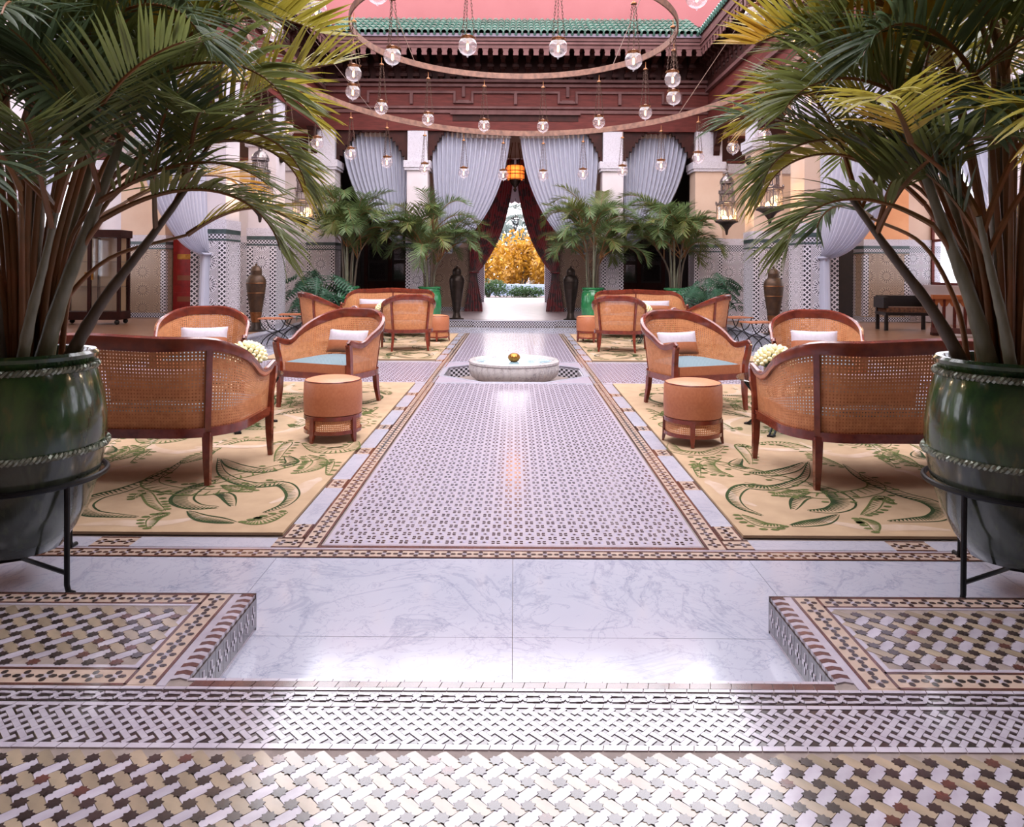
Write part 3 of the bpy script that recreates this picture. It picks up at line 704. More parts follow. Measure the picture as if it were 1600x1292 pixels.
pt = 8.16 / 60; rows = 5; v_, f_ = half_tile(pt * .47, rl / rows * 1.12)
TILE = MB().add(v_, f_).mesh('roof_tile', ROOFT, True)
for r in range(rows):
    for i in range(60):
        d = r * rl / rows - .05
        place(TILE, 'roof_tile', roof, (-4.08 + (i + .5) * pt, R0[0] + d * math.cos(ra), R0[1] + d * math.sin(ra) + .005), (ra, 0, 0))
und = MB()
for i in range(61): und.tube([(-4.08 + i * pt, R0[0] - .04, R0[1] - .03), (-4.08 + i * pt, R1[0], R1[1] - .01)], .035, 6)
und.build('gutter_tiles', ROOFT, roof, kind='stuff')

# side colonnades: lintel, corbels, eaves, roofs, gallery walls and ceilings
for sx in (-1, 1):
    S = side_names[sx]; ws = struct(f'wall_{S}', f'{S} arcade with cedar lintel and deep eaves')
    def w(x0, x1, y0, y1, z0, z1, m, name): return W(sx * x0, sx * x1, y0, y1, z0, z1, m, name, ws)
    w(4.47, 5.05, 2.6, 17.0, 4.5, 4.62, CEDAR, 'lintel_board'); w(4.44, 5.05, 2.6, 17.0, 4.62, 5.45, CEDAR, 'lintel_board'); w(4.38, 4.5, 2.6, 16.95, 4.98, 5.06, CEDARL, 'moulding')
    w(4.36, 4.5, 2.6, 16.95, 5.40, 5.48, CEDARL, 'moulding'); w(4.4, 4.5, 2.6, 17.0, 5.48, 6.9, CEDARD, 'corbel_board')
    for y0, y1 in ((12.02, 13.85), (14.40, 16.95), (6.95, 11.45), (2.6, 6.3)):       # bracketed arch ends beside the columns
        for yy, d in ((y0, 1), (y1, -1)):
            q = [(yy, 4.5), (yy, 3.95), (yy + d * .06, 4.05), (yy + d * .07, 4.15), (yy + d * .15, 4.2), (yy + d * .17, 4.30), (yy + d * .27, 4.34), (yy + d * .3, 4.42), (yy + d * .42, 4.5)]
            MB().xprism(q if sx * d > 0 else q[::-1], *sorted((sx * 4.56, sx * 4.7))).build('arch_bracket', CEDARD, ws, smooth=False)
    yy = 3.0
    while yy < 16.9: place(CORB, 'corbel', ws, (sx * 4.42, yy, 5.66), (0, 0, -sx * PI / 2), scale=(1, .40, 1)); yy += .285
    w(4.06, 4.5, 2.6, 16.1, 6.28, 6.33, CEDARD, 'soffit'); w(4.03, 4.1, 2.6, 16.05, 6.26, 6.44, CEDARL, 'fascia'); w(4.0, 4.06, 2.6, 16.03, 6.20, 6.235, CEDARL, 'moulding')
    w(4.03, 4.07, 2.6, 16.05, 6.12, 6.28, CEDARL, 'fringe_board')
    yy = 3.0
    while yy < 15.95: place(TAB, 'fringe_tab', ws, (sx * 4.05, yy, 5.97), (0, 0, PI / 2)); yy += .222
    rf = struct(f'roof_{S}', f'green glazed tile roof of the {S} side')
    MB().vprism([(sx * 4.0, 6.41), (sx * 5.5, 7.2), (sx * 5.5, 7.23), (sx * 4.0, 6.44)][::sx], 2.6, 17.0).build('roof_deck', CEDARD, rf, smooth=False)
    rt = MB(); yy = 2.7; k = 0
    while yy < 16.9:
        for r in range(5):
            q = r / 5; x0, z0 = 3.97 + 1.5 * q, 6.45 + .79 * q
            rt.tube([(sx * x0, yy, z0 + .012), (sx * (x0 + .33), yy, z0 + .17)], [.062, .055], 8)
        yy += pt
    rt.build('roof_tiles', ROOFT, rf, kind='stuff')
    w(5.5, 5.8, 2.0, 17.5, 7.1, 7.9, PINK, 'upper_plaster'); w(5.5, 10, 2.0, 17.5, 5.35, 5.5, PALEFLOOR, 'roof_slab')
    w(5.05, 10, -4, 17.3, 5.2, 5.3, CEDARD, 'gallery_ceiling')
    # outer gallery wall with tall windows
    ys = [-4, 2.2, 4.0, 5.6, 7.6, 9.2, 11.2, 12.8, 17.3]
    for i in range(0, len(ys) - 1, 2): w(9.6, 10, ys[i], ys[i + 1], GH, 5.2, WHITE, 'plaster'); w(9.57, 9.6, ys[i], ys[i + 1], GH, 1.75, Z_WHITE, 'tile_dado'); w(9.55, 9.6, ys[i], ys[i + 1], 1.75, 2.05, STUCCO, 'carved_frieze')
    for i in range(1, len(ys) - 1, 2):
        w(9.6, 10, ys[i], ys[i + 1], GH, 1.0, WHITE, 'plaster'); w(9.6, 10, ys[i], ys[i + 1], 4.2, 5.2, WHITE, 'plaster')
        win = struct(f'window_{(i + 1) // 2 + (0 if sx < 0 else 4)}')
        f = MB(); y0, y1 = ys[i], ys[i + 1]
        for yy in (y0, (y0 + y1) / 2 - .03, y1 - .06): f.bx(*sorted((sx * 9.78, sx * 9.84)), yy, yy + .06, 1.0, 4.2)
        for zz in (1.0, 2.0, 3.1, 4.14): f.bx(*sorted((sx * 9.78, sx * 9.84)), y0, y1, zz, zz + .06)
        f.build('window_frame', CEDAR, win, smooth=False)
        for yy in (y0, (y0 + y1) / 2):
            for z0, z1 in ((1.06, 2.0), (2.06, 3.1), (3.16, 4.14)):
                MB().bx(*sorted((sx * 9.805, sx * 9.815)), yy + .05, yy + (y1 - y0) / 2 - .03, z0, z1).build('pane', GLASSP, win, smooth=False)
    # slatted shutter high in the wide bay
    sh = struct(f'trim_{1 if sx < 0 else 2}')
    W(sx * 5.0, sx * 5.04, 8.2, 8.26, 2.6, 4.5, CEDAR, 'shutter_stile', sh); W(sx * 5.0, sx * 5.04, 7.6, 7.66, 2.6, 4.5, CEDAR, 'shutter_stile', sh)
    for k in range(15): W(sx * 5.0, sx * 5.03, 7.66, 8.2, 2.65 + k * .125, 2.70 + k * .125, CEDAR, 'shutter_slat', sh)

# near gallery over the camera: ceiling and wall behind
cl = struct('ceiling', 'cedar ceiling of the near gallery over the viewer')
W(-10, 10, -4, 1.0, 5.2, 5.4, CEDARL, 'ceiling_boards', cl); W(-4.4, 4.4, 0.8, 1.1, 4.7, 5.6, CEDAR, 'lintel_board', cl)
wn = struct('wall_near', 'plaster wall behind the viewer'); W(-10, 10, -4.2, -4, 0, 5.3, CREAM, 'plaster', wn)

# corridor behind the facade, inner doorway and outer arch
wi = struct('wall_inner', 'inner wall of the far gallery with the garden doorway')
for sx in (-1, 1):
    W(sx * 1.2, sx * 2.62, 20.5, 20.9, GH, 5.0, CREAM, 'plaster', wi); W(sx * 1.18, sx * 2.62, 20.48, 20.5, GH + .1, 1.9, Z_BROWN, 'tile_dado', wi)
    W(sx * 1.18, sx * 2.62, 20.47, 20.5, GH, GH + .1, Z_CHECK, 'base', wi)
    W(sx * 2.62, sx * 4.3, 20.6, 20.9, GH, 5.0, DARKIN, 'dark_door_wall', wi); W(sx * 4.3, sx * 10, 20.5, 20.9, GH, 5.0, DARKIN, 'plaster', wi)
    d = struct(f'door_{1 if sx < 0 else 2}')
    W(sx * 2.75, sx * 2.85, 20.52, 20.6, GH, 3.2, CEDARD, 'door_frame', d); W(sx * 4.1, sx * 4.2, 20.52, 20.6, GH, 3.2, CEDARD, 'door_frame', d); W(sx * 2.75, sx * 4.2, 20.52, 20.6, 3.1, 3.2, CEDARD, 'door_frame', d); W(sx * 3.42, sx * 3.53, 20.52, 20.6, GH, 3.1, CEDARD, 'door_frame', d)
    for x0, x1 in ((2.85, 3.42), (3.53, 4.1)):
        W(sx * x0, sx * x1, 20.55, 20.58, GH, .95, CEDARD, 'door_panel', d)
        for z0 in (1.0, 1.55, 2.1, 2.65): W(sx * (x0 + .05), sx * (x1 - .05), 20.55, 20.56, z0, z0 + .45, GLASSP, 'pane', d)
    W(sx * 1.4, sx * 1.7, 20.9, 26.0, GH, 5.0, WHITE, 'passage_wall', wi)
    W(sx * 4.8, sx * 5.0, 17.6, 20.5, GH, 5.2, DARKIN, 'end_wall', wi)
W(-1.2, 1.2, 20.5, 20.9, 4.4, 5.0, CREAM, 'plaster', wi); W(-10, 10, 17.4, 21, 5.0, 5.1, CEDARD, 'corridor_ceiling', wi); W(-1.7, 1.7, 20.9, 26.2, 4.7, 4.8, WHITE, 'passage_ceiling', wi)
wo = struct('wall_outer', 'outer arch towards the garden with scalloped edge')
ar = [(-1.4, 4.7), (-1.4, 2.4)] ; n = 15
pts = []
for i in range(n + 1):
    a = PI - PI * i / n; x, z = 1.08 * math.cos(a), 2.55 + 1.1 * math.sin(a); pts.append((x, z))
    if i < n:
        a2 = PI - PI * (i + .5) / n; pts.append((1.15 * math.cos(a2), 2.55 + 1.17 * math.sin(a2)))
for (xa, za), (xb, zb) in zip(pts, pts[1:]):
    MB().vprism([(xa, za), (xb, zb), (xb, 4.7), (xa, 4.7)], 26.0, 26.35).build('arch_voussoir', WHITE, wo, smooth=False)
for sx in (-1, 1): W(sx * 1.08, sx * 6, 26.0, 26.35, GH, 4.7, WHITE, 'plaster', wo); W(sx * 1.07, sx * 6, 25.98, 26.36, GH, 1.9, Z_LATT, 'tile_dado', wo)

# red painted door in the left gallery, dark doorway in the right one
d3 = thing('gallery_door', 'red painted panelled door standing in the gallery at the left', 'door', (-7.81, 17.42, GH))
MB().bx(-.27, .27, 0, .05, 0, 2.7).build('door_leaf', REDDOOR, d3, smooth=False)
for z0 in (.25, .75, 1.25, 1.75, 2.25):
    pn = MB().bx(-.24, .24, -.02, 0, z0, z0 + .32).build('door_panel', REDDOOR, d3, smooth=False)
    MB().bx(-.16, .16, -.03, -.02, z0 + .1, z0 + .22).build('carved_plaque', BRASS if z0 == 1.25 else mat('plaque_wood', C(126, 70, 50), .5), pn, smooth=False)
MB().lathe([(.02, 0), (.03, .02), (.03, .05), (.001, .06)], 10).build('knob', BRASS, d3, (.28, 0, 1.2), (PI / 2, 0, 0))

# ================================================================== CURTAINS
def drape(name, label, top, gather, tail=None, cat='curtain', m=SHEER, pleats=13, amp=.05, axis='x', at=17.25, group=None, wg=.16, sag=.55, valance=None, free=None):
    """cloth from a straight rod (top = a, b, z) swept to one tie point (gather = p, z); tail = (width, z_floor)"""
    t = thing(name, label, cat, (0, 0, 0), 0, group)
    a, b_, zt = top; gp, gz = gather; nu = pleats * 8
    def pt3(p, q, z): return (p, q, z) if axis == 'x' else (q, p, z)
    def fn(u, v):
        x0 = a + (b_ - a) * u; x2 = gp + (u - .5) * wg * (1 if b_ > a else -1)
        far = abs(x0 - gp) / max(abs(a - gp), abs(b_ - gp))
        z2 = gz - .06 * far
        xc, zc = x0 + (x2 - x0) * .06, zt + (gz - zt) * (sag + .12 * far)
        k = 1 - v; x = k * k * x0 + 2 * k * v * xc + v * v * x2; z = k * k * zt + 2 * k * v * zc + v * v * z2
        d = amp * math.sin(2 * PI * pleats * u + .6 * math.sin(9 * u)) * (1 - .55 * v) + .04 * math.sin(5 * u + 2 * v)
        return pt3(x, at + d - .10 * v * (1 if axis == 'x' else 0), z)
    MB().grid(fn, nu, 26).build('cloth', m, t, ang=180)
    if tail:
        wt, zf = tail
        def ft(u, v):
            x = gp + (u - .5) * (wg + (wt - wg) * sm(0, 1, v)); z = gz - .04 + (zf - gz) * v
            return pt3(x, at - (.10 if axis == 'x' else 0) + amp * .8 * math.sin(2 * PI * 6 * u), z)
        MB().grid(ft, 48, 14).build('tail', m, t, ang=180)
    ring = [pt3(gp + wg * .62 * math.cos(k), at - (.10 if axis == 'x' else 0) + .07 * math.sin(k), gz - .04) for k in [2 * PI * i / 14 for i in range(14)]]
    MB().tube(ring, .022, 6, closed=True).build('tie', m, t)
    if valance: MB().grid(lambda u, v: pt3(a + (b_ - a) * u, at - .03 + amp * 1.1 * math.sin(2 * PI * pleats * u), zt + .02 - valance * v), nu, 3).build('heading', mat(name + '_heading', C(196, 178, 170), .8), t, ang=180)
    return t
for sx in (-1, 1):
    S = side_names[sx]
    drape('sheer_curtain', f'white sheer curtain swept to the {S} of the central doorway', (sx * .10, sx * 1.98, 4.70), (sx * 1.58, 1.72), pleats=16, at=17.3, valance=.34)
    drape('sheer_curtain', f'white sheer curtain in the outer {S} bay of the far facade', (sx * 2.52, sx * 4.12, 4.68), (sx * 2.72, 1.95), pleats=14, at=17.35, valance=.3)
    drape('red_curtain', f'red damask curtain tied to the {S} side of the garden doorway', (sx * .02, sx * 1.30, 4.35), (sx * 1.12, 1.25), (.5, GH), m=REDV, pleats=9, at=20.36, amp=.06, wg=.2)
    drape('sheer_curtain', f'white sheer curtain tied to the {S} arcade column above the gallery step', (8.9, 11.40, 4.5), (11.36, 1.55), (.35, GH + .01), axis='y', at=sx * 4.78, pleats=14, amp=.06, wg=.2, sag=.86)
    drape('sheer_curtain', f'white sheer curtain hanging high behind the {S} palm fronds', (7.05, 8.5, 4.5), (7.08, 1.6), axis='y', at=sx * 4.84, pleats=10, amp=.06, wg=.2)
# scalloped arch boards over the outer bays of the facade
for sx in (-1, 1):
    for x0, x1, d in ((2.5, 3.3, 1), (4.15, 3.35, -1), (2.02, 1.45, -1)):
        n = 11; top = [(x0, 4.6)]; edge = []
        for i in range(n + 1):
            q = i / n; x = x0 + (x1 - x0) * q; z = 3.75 + .85 * math.sin(q * PI / 2) ** .8
            edge.append((x, z))
            if i < n: edge.append((x0 + (x1 - x0) * (q + .75 / n), z - .02))
        q = [(sx * x, z) for x, z in [(x0, 4.6)] + edge + [(x1, 4.62)]]
        MB().vprism(q if (sx * d) < 0 else q[::-1], 17.08, 17.2).build('arch_board', CEDARD, wb, smooth=False)
# ================================================================== RUGS
def stroke(m, pts, w0, z, mi=0):
    """flat ribbon along a curve; width w0 or a list"""
    n = len(pts); L = []; R = []
    for i in range(n):
        a = pts[max(i - 1, 0)]; b = pts[min(i + 1, n - 1)]; d = (b - a); d = d.normalized() if d.length else Vector((1, 0)); nn = Vector((-d.y, d.x))
        h = (w0[i] if isinstance(w0, list) else w0) / 2; L.append(pts[i] + nn * h); R.append(pts[i] - nn * h)
    m.add([(p.x, p.y, z) for p in R] + [(p.x, p.y, z) for p in L], [(i, i + 1, n + i + 1, n + i) for i in range(n - 1)], mi)
def z7(p): return G(100 + p[0] / 2.963, 440 + p[1] / 2.963)
leaf_curves = [
    ([(720, 935), (640, 965), (575, 1000), (555, 1035), (610, 1062), (720, 1066)], .12, 0),
    ([(560, 845), (470, 910), (300, 980), (160, 1020), (95, 1062), (130, 1095), (220, 1105), (350, 1112)], .10, 0),
    ([(720, 835), (735, 900), (800, 940), (900, 960), (1020, 955), (1066, 1000), (1030, 1050), (930, 1090)], .085, 0),
    ([(735, 838), (800, 872), (900, 892), (1000, 890)], .10, 0), ([(680, 815), (740, 772), (850, 748), (960, 752)], .09, 1),
    ([(975, 770), (1040, 760), (1010, 800), (985, 850)], .07, 1), ([(1075, 905), (1160, 880), (1190, 845), (1130, 818)], .10, 1),
    ([(580, 1082), (640, 1112), (720, 1126), (800, 1136)], .08, 0), ([(830, 1136), (930, 1130), (1035, 1085)], .07, 1),
    ([(400, 1165), (425, 1120), (490, 1098)], .06, 1), ([(740, 965), (800, 982), (885, 990)], .06, 1), ([(1005, 872), (1060, 852), (1035, 822)], .08, 0),
    ([(190, 870), (280, 815), (350, 790), (440, 742)], .09, 1), ([(1110, 765), (1200, 800), (1330, 788), (1360, 752)], .11, 1),
    ([(1010, 605), (1100, 572), (1300, 560), (1450, 582)], .12, 1), ([(1100, 512), (1300, 492), (1500, 506)], .13, 1), ([(560, 860), (640, 830), (700, 800)], .08, 1),
    ([(1200, 560), (1330, 600), (1450, 640)], .1, 1), ([(320, 1030), (380, 1000), (420, 1050), (470, 1085)], .06, 1), ([(700, 1000), (760, 1010), (790, 1060)], .07, 0),
    ([(1210, 870), (1240, 850), (1225, 910)], .05, 1), ([(1000, 560), (900, 530), (950, 500), (1080, 495)], .12, 1)]
pale_curves = [[(430, 740), (410, 785), (520, 808), (650, 790), (760, 745)], [(930, 722), (1060, 700), (1105, 655), (1000, 622)], [(960, 1045), (1080, 1000), (1150, 945), (1240, 922)], [(60, 1152), (250, 1140), (450, 1142), (660, 1108)],
               [(1000, 800), (1060, 770), (1150, 740)], [(880, 610), (820, 660), (930, 690)], [(240, 760), (180, 800), (120, 870)]]
def rug(label, x0, x1, y0, y1, sx, dy, group=None):
    t = thing('rug', label, 'rug', ((x0 + x1) / 2 * sx, (y0 + y1) / 2, 0)); cx, cy = (x0 + x1) / 2 * sx, (y0 + y1) / 2
    wd, dp = (x1 - x0) / 2, (y1 - y0) / 2; H = .014
    MB().grid(lambda u, v: ((u - .5) * 2 * wd, (v - .5) * 2 * dp, H), 4, 4).bx(-wd, wd, -dp, dp, 0, H - .0005).build('pile', RUGB, t, smooth=False)
    g = MB(); pl = MB(); r = random.Random(7)
    copies = [(0, 0, 1), (-.9, 2.2, 1), (-1.35, .25, .9), (-.1, 1.6, -1)]
    def ok(p): return abs(p[0]) < wd - .02 and abs(p[1]) < dp - .02
    zc = 0
    for (ox, oy, fl) in copies:
        for pts, wl, k in leaf_curves:
            zc += 1; H = .014 + zc * 6e-6
            q = [Vector(z7(p)) for p in pts]
            if fl < 0: q = [Vector((p.x, 2 * 4.9 - p.y)) for p in q]
            q = [Vector(((p.x + ox) * (-sx), p.y + oy + dy)) - Vector((cx, cy)) for p in q]
            c = [p.to_2d() for p in bez([(p.x, p.y, 0) for p in q], 7)]
            if sum(ok(p) for p in c) < .8 * len(c): continue
            c = [Vector((max(-wd + .02, min(wd - .02, p.x)), max(-dp + .02, min(dp - .02, p.y)))) for p in c]
            n = len(c); lo = []; hi = []
            for i in range(n):
                a = c[max(i - 1, 0)]; b = c[min(i + 1, n - 1)]; d = (b - a); d = d.normalized() if d.length else Vector((1, 0)); nn = Vector((-d.y, d.x)); h = wl * .5 * math.sin(PI * (i + .3) / (n + .3)) ** .7
                lo.append(c[i] - nn * h); hi.append(c[i] + nn * h)
            th = [.005 + (.016 if k == 0 else .008) * math.sin(PI * i / (n - 1)) for i in range(n)]
            stroke(g, lo, th, H + .0012, k); stroke(g, hi, [a * .6 for a in th], H + .0012, k)
            for i in range(1, n - 1):                       # rungs
                for f in (0,):
                    p = lo[i].lerp(lo[min(i + 1, n - 1)], f); q2 = hi[i].lerp(hi[min(i + 1, n - 1)], min(1, f + .6)); e = p.lerp(q2, .74)
                    if (e - p).length > .01: stroke(g, [p, p.lerp(e, .5), e], [.015, .011, .004], H + .0009, k)
            if k == 1:                                      # trail of dots beside the leaf
                for i in range(0, n, 2):
                    p = hi[i] + (hi[i] - lo[i]) * .5
                    if ok(p): g.flat([(p.x + .016 * math.cos(a_) * 1.5, p.y + .016 * math.sin(a_)) for a_ in (0, 1, 2, 3.1, 4.2, 5.2)], H + .0015, 1)
        for pts in pale_curves:
            zc += 1; H = .014 + zc * 6e-6
            q = [Vector(z7(p)) for p in pts]; q = [Vector(((p.x + ox) * (-sx), p.y + oy + dy)) - Vector((cx, cy)) for p in q]
            c = [p.to_2d() for p in bez([(p.x, p.y, 0) for p in q], 7)]
            if sum(ok(p) for p in c) < .75 * len(c): continue
            c = [Vector((max(-wd + .07, min(wd - .07, p.x)), max(-dp + .07, min(dp - .07, p.y)))) for p in c]; n = len(c)
            stroke(pl, c, [.02 + .07 * math.sin(PI * i / (n - 1)) for i in range(n)], H + .0006)
    g.build('leaf_pattern', [RUGG, RUGG2], t, smooth=False, kind='stuff'); pl.build('pale_scrolls', RUGP, t, smooth=False, kind='stuff')
    return t
rug('beige rug with green fern scrolls under the nearer left seating group', 1.12, 3.6, 3.58, 8.34, -1, 0)
rug('beige rug with green fern scrolls under the nearer right seating group', 1.12, 3.6, 3.58, 8.34, 1, 0)
rug('beige patterned rug under the farther left seating group', 1.12, 3.6, 10.5, 14.7, -1, 6.9)
rug('beige patterned rug under the farther right seating group', 1.12, 3.6, 10.5, 14.7, 1, 6.9)
RZ = .0152

# ================================================================== SEATING
def seat_parts(root, Wd, D, R, zarm, zback, sofa):
    """barrel-backed cane seat, front towards -y, standing on z = 0"""
    xf = Wd / 2; side = D - R; arc = PI * R / 2; back = Wd - 2 * R; tot = 2 * (side + arc) + back
    def plan(s, off=0.):
        d = s * tot; x, y, nx, ny = 0, 0, 0, 0
        if d <= side: x, y, nx, ny = -xf, -D / 2 + d, -1, 0
        elif d <= side + arc:
            a = (d - side) / R; x, y = -xf + R - R * math.cos(a), D / 2 - R + R * math.sin(a); nx, ny = -math.cos(a), math.sin(a)
        elif d <= side + arc + back: x, y, nx, ny = -xf + R + d - side - arc, D / 2, 0, 1
        elif d <= side + 2 * arc + back:
            a = (d - side - arc - back) / R; x, y = xf - R + R * math.sin(a), D / 2 - R + R * math.cos(a); nx, ny = math.sin(a), math.cos(a)
        else: x, y, nx, ny = xf, D / 2 - R - (d - side - 2 * arc - back), 1, 0
        return x + nx * off, y + ny * off
    def ztop(s):
        d = min(s, 1 - s) * tot
        k = sm(side * .35, side + arc * (.75 if sofa else .95), d)
        z = zarm + (zback - zarm) * k - .03 * math.sin(PI * min(1, d / (side * .8))) * (1 - k)
        if sofa: z += .02 * sm(side + arc, tot / 2, d)
        return z
    lean = lambda s: .02 + .05 * sm(0, .5, min(s, 1 - s))
    zb = .33
    def sheet(u, v):
        s = .005 + .99 * u; z0, z1 = zb, ztop(s) - .015
        x, y = plan(s, lean(s) * v); return (x, y, z0 + (z1 - z0) * v)
    cell = .018
    MB().cane(sheet, int(tot / cell), int(.45 / cell), .27).build('cane_panel', CANE, root, smooth=False)
    # top rail with scrolled arm ends
    N = 64; path = []
    for i in range(N + 1):
        s = i / N; x, y = plan(s, lean(s) + .004); path.append((x, y, ztop(s)))
    a0 = Vector(path[0]); a1 = Vector(path[-1])
    pre = [a0 + Vector((0, -.045, -.03)), a0 + Vector((0, -.058, -.008)), a0 + Vector((0, -.035, .006))]; post = [a1 + Vector((0, -.035, .006)), a1 + Vector((0, -.058, -.008)), a1 + Vector((0, -.045, -.03))]
    full = [tuple(p) for p in pre] + path + [tuple(p) for p in post]
    sec = [(-.016, -.046), (.012, -.046), (.018, -.004), (.017, .014), (0, .022), (-.021, .014), (-.024, -.006)]
    sca = [.6, .72, .8] + [.8 + (.5 if not sofa else .55) * sm(.12, .38, min(i / N, 1 - i / N)) for i in range(N + 1)] + [.8, .72, .6]
    MB().sweep(full, sec, scale=sca).build('top_rail', MAHOG, root)
    # seat rail all round
    loop = [plan(i / 48, .006) + (.315,) for i in range(49)]
    MB().sweep(loop, [(-.02, -.03), (.018, -.03), (.018, .024), (-.02, .024)]).build('seat_rail', MAHOG, root)
    MB().bx(-xf, xf, -D / 2 - .014, -D / 2 + .02, .285, .34).build('seat_rail', MAHOG, root)
    # front posts from arm scroll to leg
    for sx in (-1, 1):
        zt = ztop(0); x = sx * (xf + .012)
        p = [(x + sx * .012, -D / 2 - .045, zt - .02), (x + sx * .01, -D / 2 - .03, zt - .10), (x, -D / 2 - .008, zt - .2), (x, -D / 2 - .004, .31)]
        c = [tuple(q) for q in bez(p, 5)]
        MB().sweep(c, [(-.022, -.022), (.022, -.022), (.022, .018), (-.022, .018)], up=(0, 1, 0)).build('arm_post', MAHOG, root)
        lg = [(x, -D / 2 + .004, .31), (x, -D / 2, .16), (x + sx * .004, -D / 2 - .012, 0)]
        MB().sweep(lg, [(-.024, -.024), (.024, -.024), (.024, .024), (-.024, .024)], up=(0, 1, 0), scale=[1, .85, .62]).build('leg', MAHOG, root)
    # back legs and stiles
    bl = [side + arc * (.62 if sofa else .58)]
    for d0 in bl:
        for s in (d0 / tot, 1 - d0 / tot):
            x, y = plan(s, .012); x2, y2 = plan(s, .05 if not sofa else .03)
            MB().sweep([(x, y, .31), ((x * .7 + x2 * .3), (y * .7 + y2 * .3), .15), (x2, y2, 0)], [(-.024, -.024), (.024, -.024), (.024, .024), (-.024, .024)], up=(0, 1, 0), scale=[1, .85, .62]).build('leg', MAHOG, root)
            q = [plan(s, .012 + lean(s) * v) + (zb - .02 + (ztop(s) - zb) * v,) for v in (0, .33, .66, 1)]
            MB().sweep(q, [(-.017, -.012), (.017, -.012), (.017, .012), (-.017, .012)], up=(plan(s, 1)[0] - plan(s)[0], plan(s, 1)[1] - plan(s)[1], 0)).build('stile', MAHOG, root)
    for s in ((.5,) if sofa else ()):
        q = [plan(s, lean(s) * v) + (zb + (ztop(s) - zb) * v,) for v in (0, .33, .66, 1)]
        MB().sweep(q, [(-.012, -.010), (.012, -.010), (.012, .010), (-.012, .010)], up=(0, 1, 0)).build('stile', MAHOG, root)
    # leather seat box and patterned seat top
    poly = [plan(i / 40, -.045) for i in range(41)]
    MB().prism(poly[::-1], .33, .42).build('seat_box', LEATHER, root, smooth=False)
    m = MB(); rings = 5; n = len(poly); vs_ = []
    for k in range(rings + 1):
        f = 1 - k / rings * .999
        for x, y in poly: vs_.append((x * f * .985, y * f * .985 + .0, .421 + .045 * (1 - f ** 2.5) + (.0 if k else 0)))
    fs_ = [(k * n + i, (k + 1) * n + i, (k + 1) * n + (i + 1) % n, k * n + (i + 1) % n) for k in range(rings) for i in range(n)]
    m.add(vs_, fs_).build('seat_top', TEAL, root)
def pillow_surf(w_, h_, t_, v0, v1):
    m = MB()
    for sg in (-1, 1):
        def fn(u, v, sg=sg):
            a = 2 * u - 1; b_ = v0 + (v1 - v0) * v
            k = (1 - abs(a) ** 3) ** .55 * (1 - abs(b_) ** 3) ** .55
            return (a * w_ / 2 * (1 - .03 * (1 - b_ * b_)), sg * t_ / 2 * k, b_ * h_ / 2 * (1 - .08 * (1 - a * a)))
        m.grid(fn, 20, 10)
    return m
def lumbar(label, loc, rz, w_=.44, tilt=-.32, group=None):
    t = thing('cushion', label, 'cushion', loc, rz, group); t.rotation_euler = (tilt, 0, rz)
    pillow_surf(w_, .235, .12, -1, .02).build('tan_half', LEATHER, t); pillow_surf(w_, .235, .121, .0, 1).build('white_half', SILK, t)
    return t
chair0 = thing('armchair', 'cane armchair behind the round leather stool on the left', 'armchair', group='cane armchairs')
seat_parts(chair0, .74, .66, .30, .63, .865, False)
def rot_facing(dx, dy): return math.atan2(dx, -dy)          # turns local -y towards (dx, dy)
chairs = [
    (-1.69, 6.98, (-.36, -.93), 'cane armchair behind the round leather stool on the left', 'white and tan cushion in the armchair behind the left leather stool'),
    (1.66, 6.98, (.36, -.93), 'cane armchair behind the round leather stool on the right', 'white and tan cushion in the armchair behind the right leather stool'),
    (-3.05, 7.2, (.30, -.95), 'cane armchair beyond the near left sofa, facing the viewer', 'white and tan cushion in the armchair beyond the near left sofa'),
    (2.95, 7.2, (-.30, -.95), 'cane armchair beyond the near right sofa, facing the viewer', 'white and tan cushion in the armchair beyond the near right sofa'),
    (-1.70, 11.78, (-.25, .97), 'cane armchair in the far left group with its back to the viewer', None),
    (1.68, 11.78, (.25, .97), 'cane armchair in the far right group with its back to the viewer', None),
    (-3.22, 12.5, (.80, .60), 'cane armchair in the far left group turned towards the sofa, beside folding tables', None),
    (3.22, 12.5, (-.80, .60), 'cane armchair in the far right group turned towards the sofa, beside folding tables', None)]
for i, (x, y, f, lb, cl_) in enumerate(chairs):
    rz = rot_facing(*f)
    if i == 0: chair0.location = (x, y, RZ); chair0.rotation_euler = (0, 0, rz)
    else: dup(chair0, lb, (x, y, RZ), rz, 'cane armchairs')
    if cl_:
        b_ = Vector((0, .185, 0)); b_.rotate(Matrix.Rotation(rz, 3, 'Z')); lumbar(cl_, (x + b_.x, y + b_.y, .592), rz)
sofa0 = thing('sofa', 'cane sofa with its back to the viewer beside the left potted palm', 'sofa', group='cane sofas')
SWD = 1.62
seat_parts(sofa0, SWD, .74, .30, .63, .855, True)
sofa_pos = [(-1.69 - SWD / 2, 4.69, PI, 'cane sofa with its back to the viewer beside the left potted palm', 'near left'), (1.67 + SWD / 2, 4.67, PI, 'cane sofa with its back to the viewer beside the right potted palm', 'near right'),
            (-2.42, 14.25, 0, 'cane sofa of the far left group, facing the viewer', 'far left'), (2.42, 14.25, 0, 'cane sofa of the far right group, facing the viewer', 'far right')]
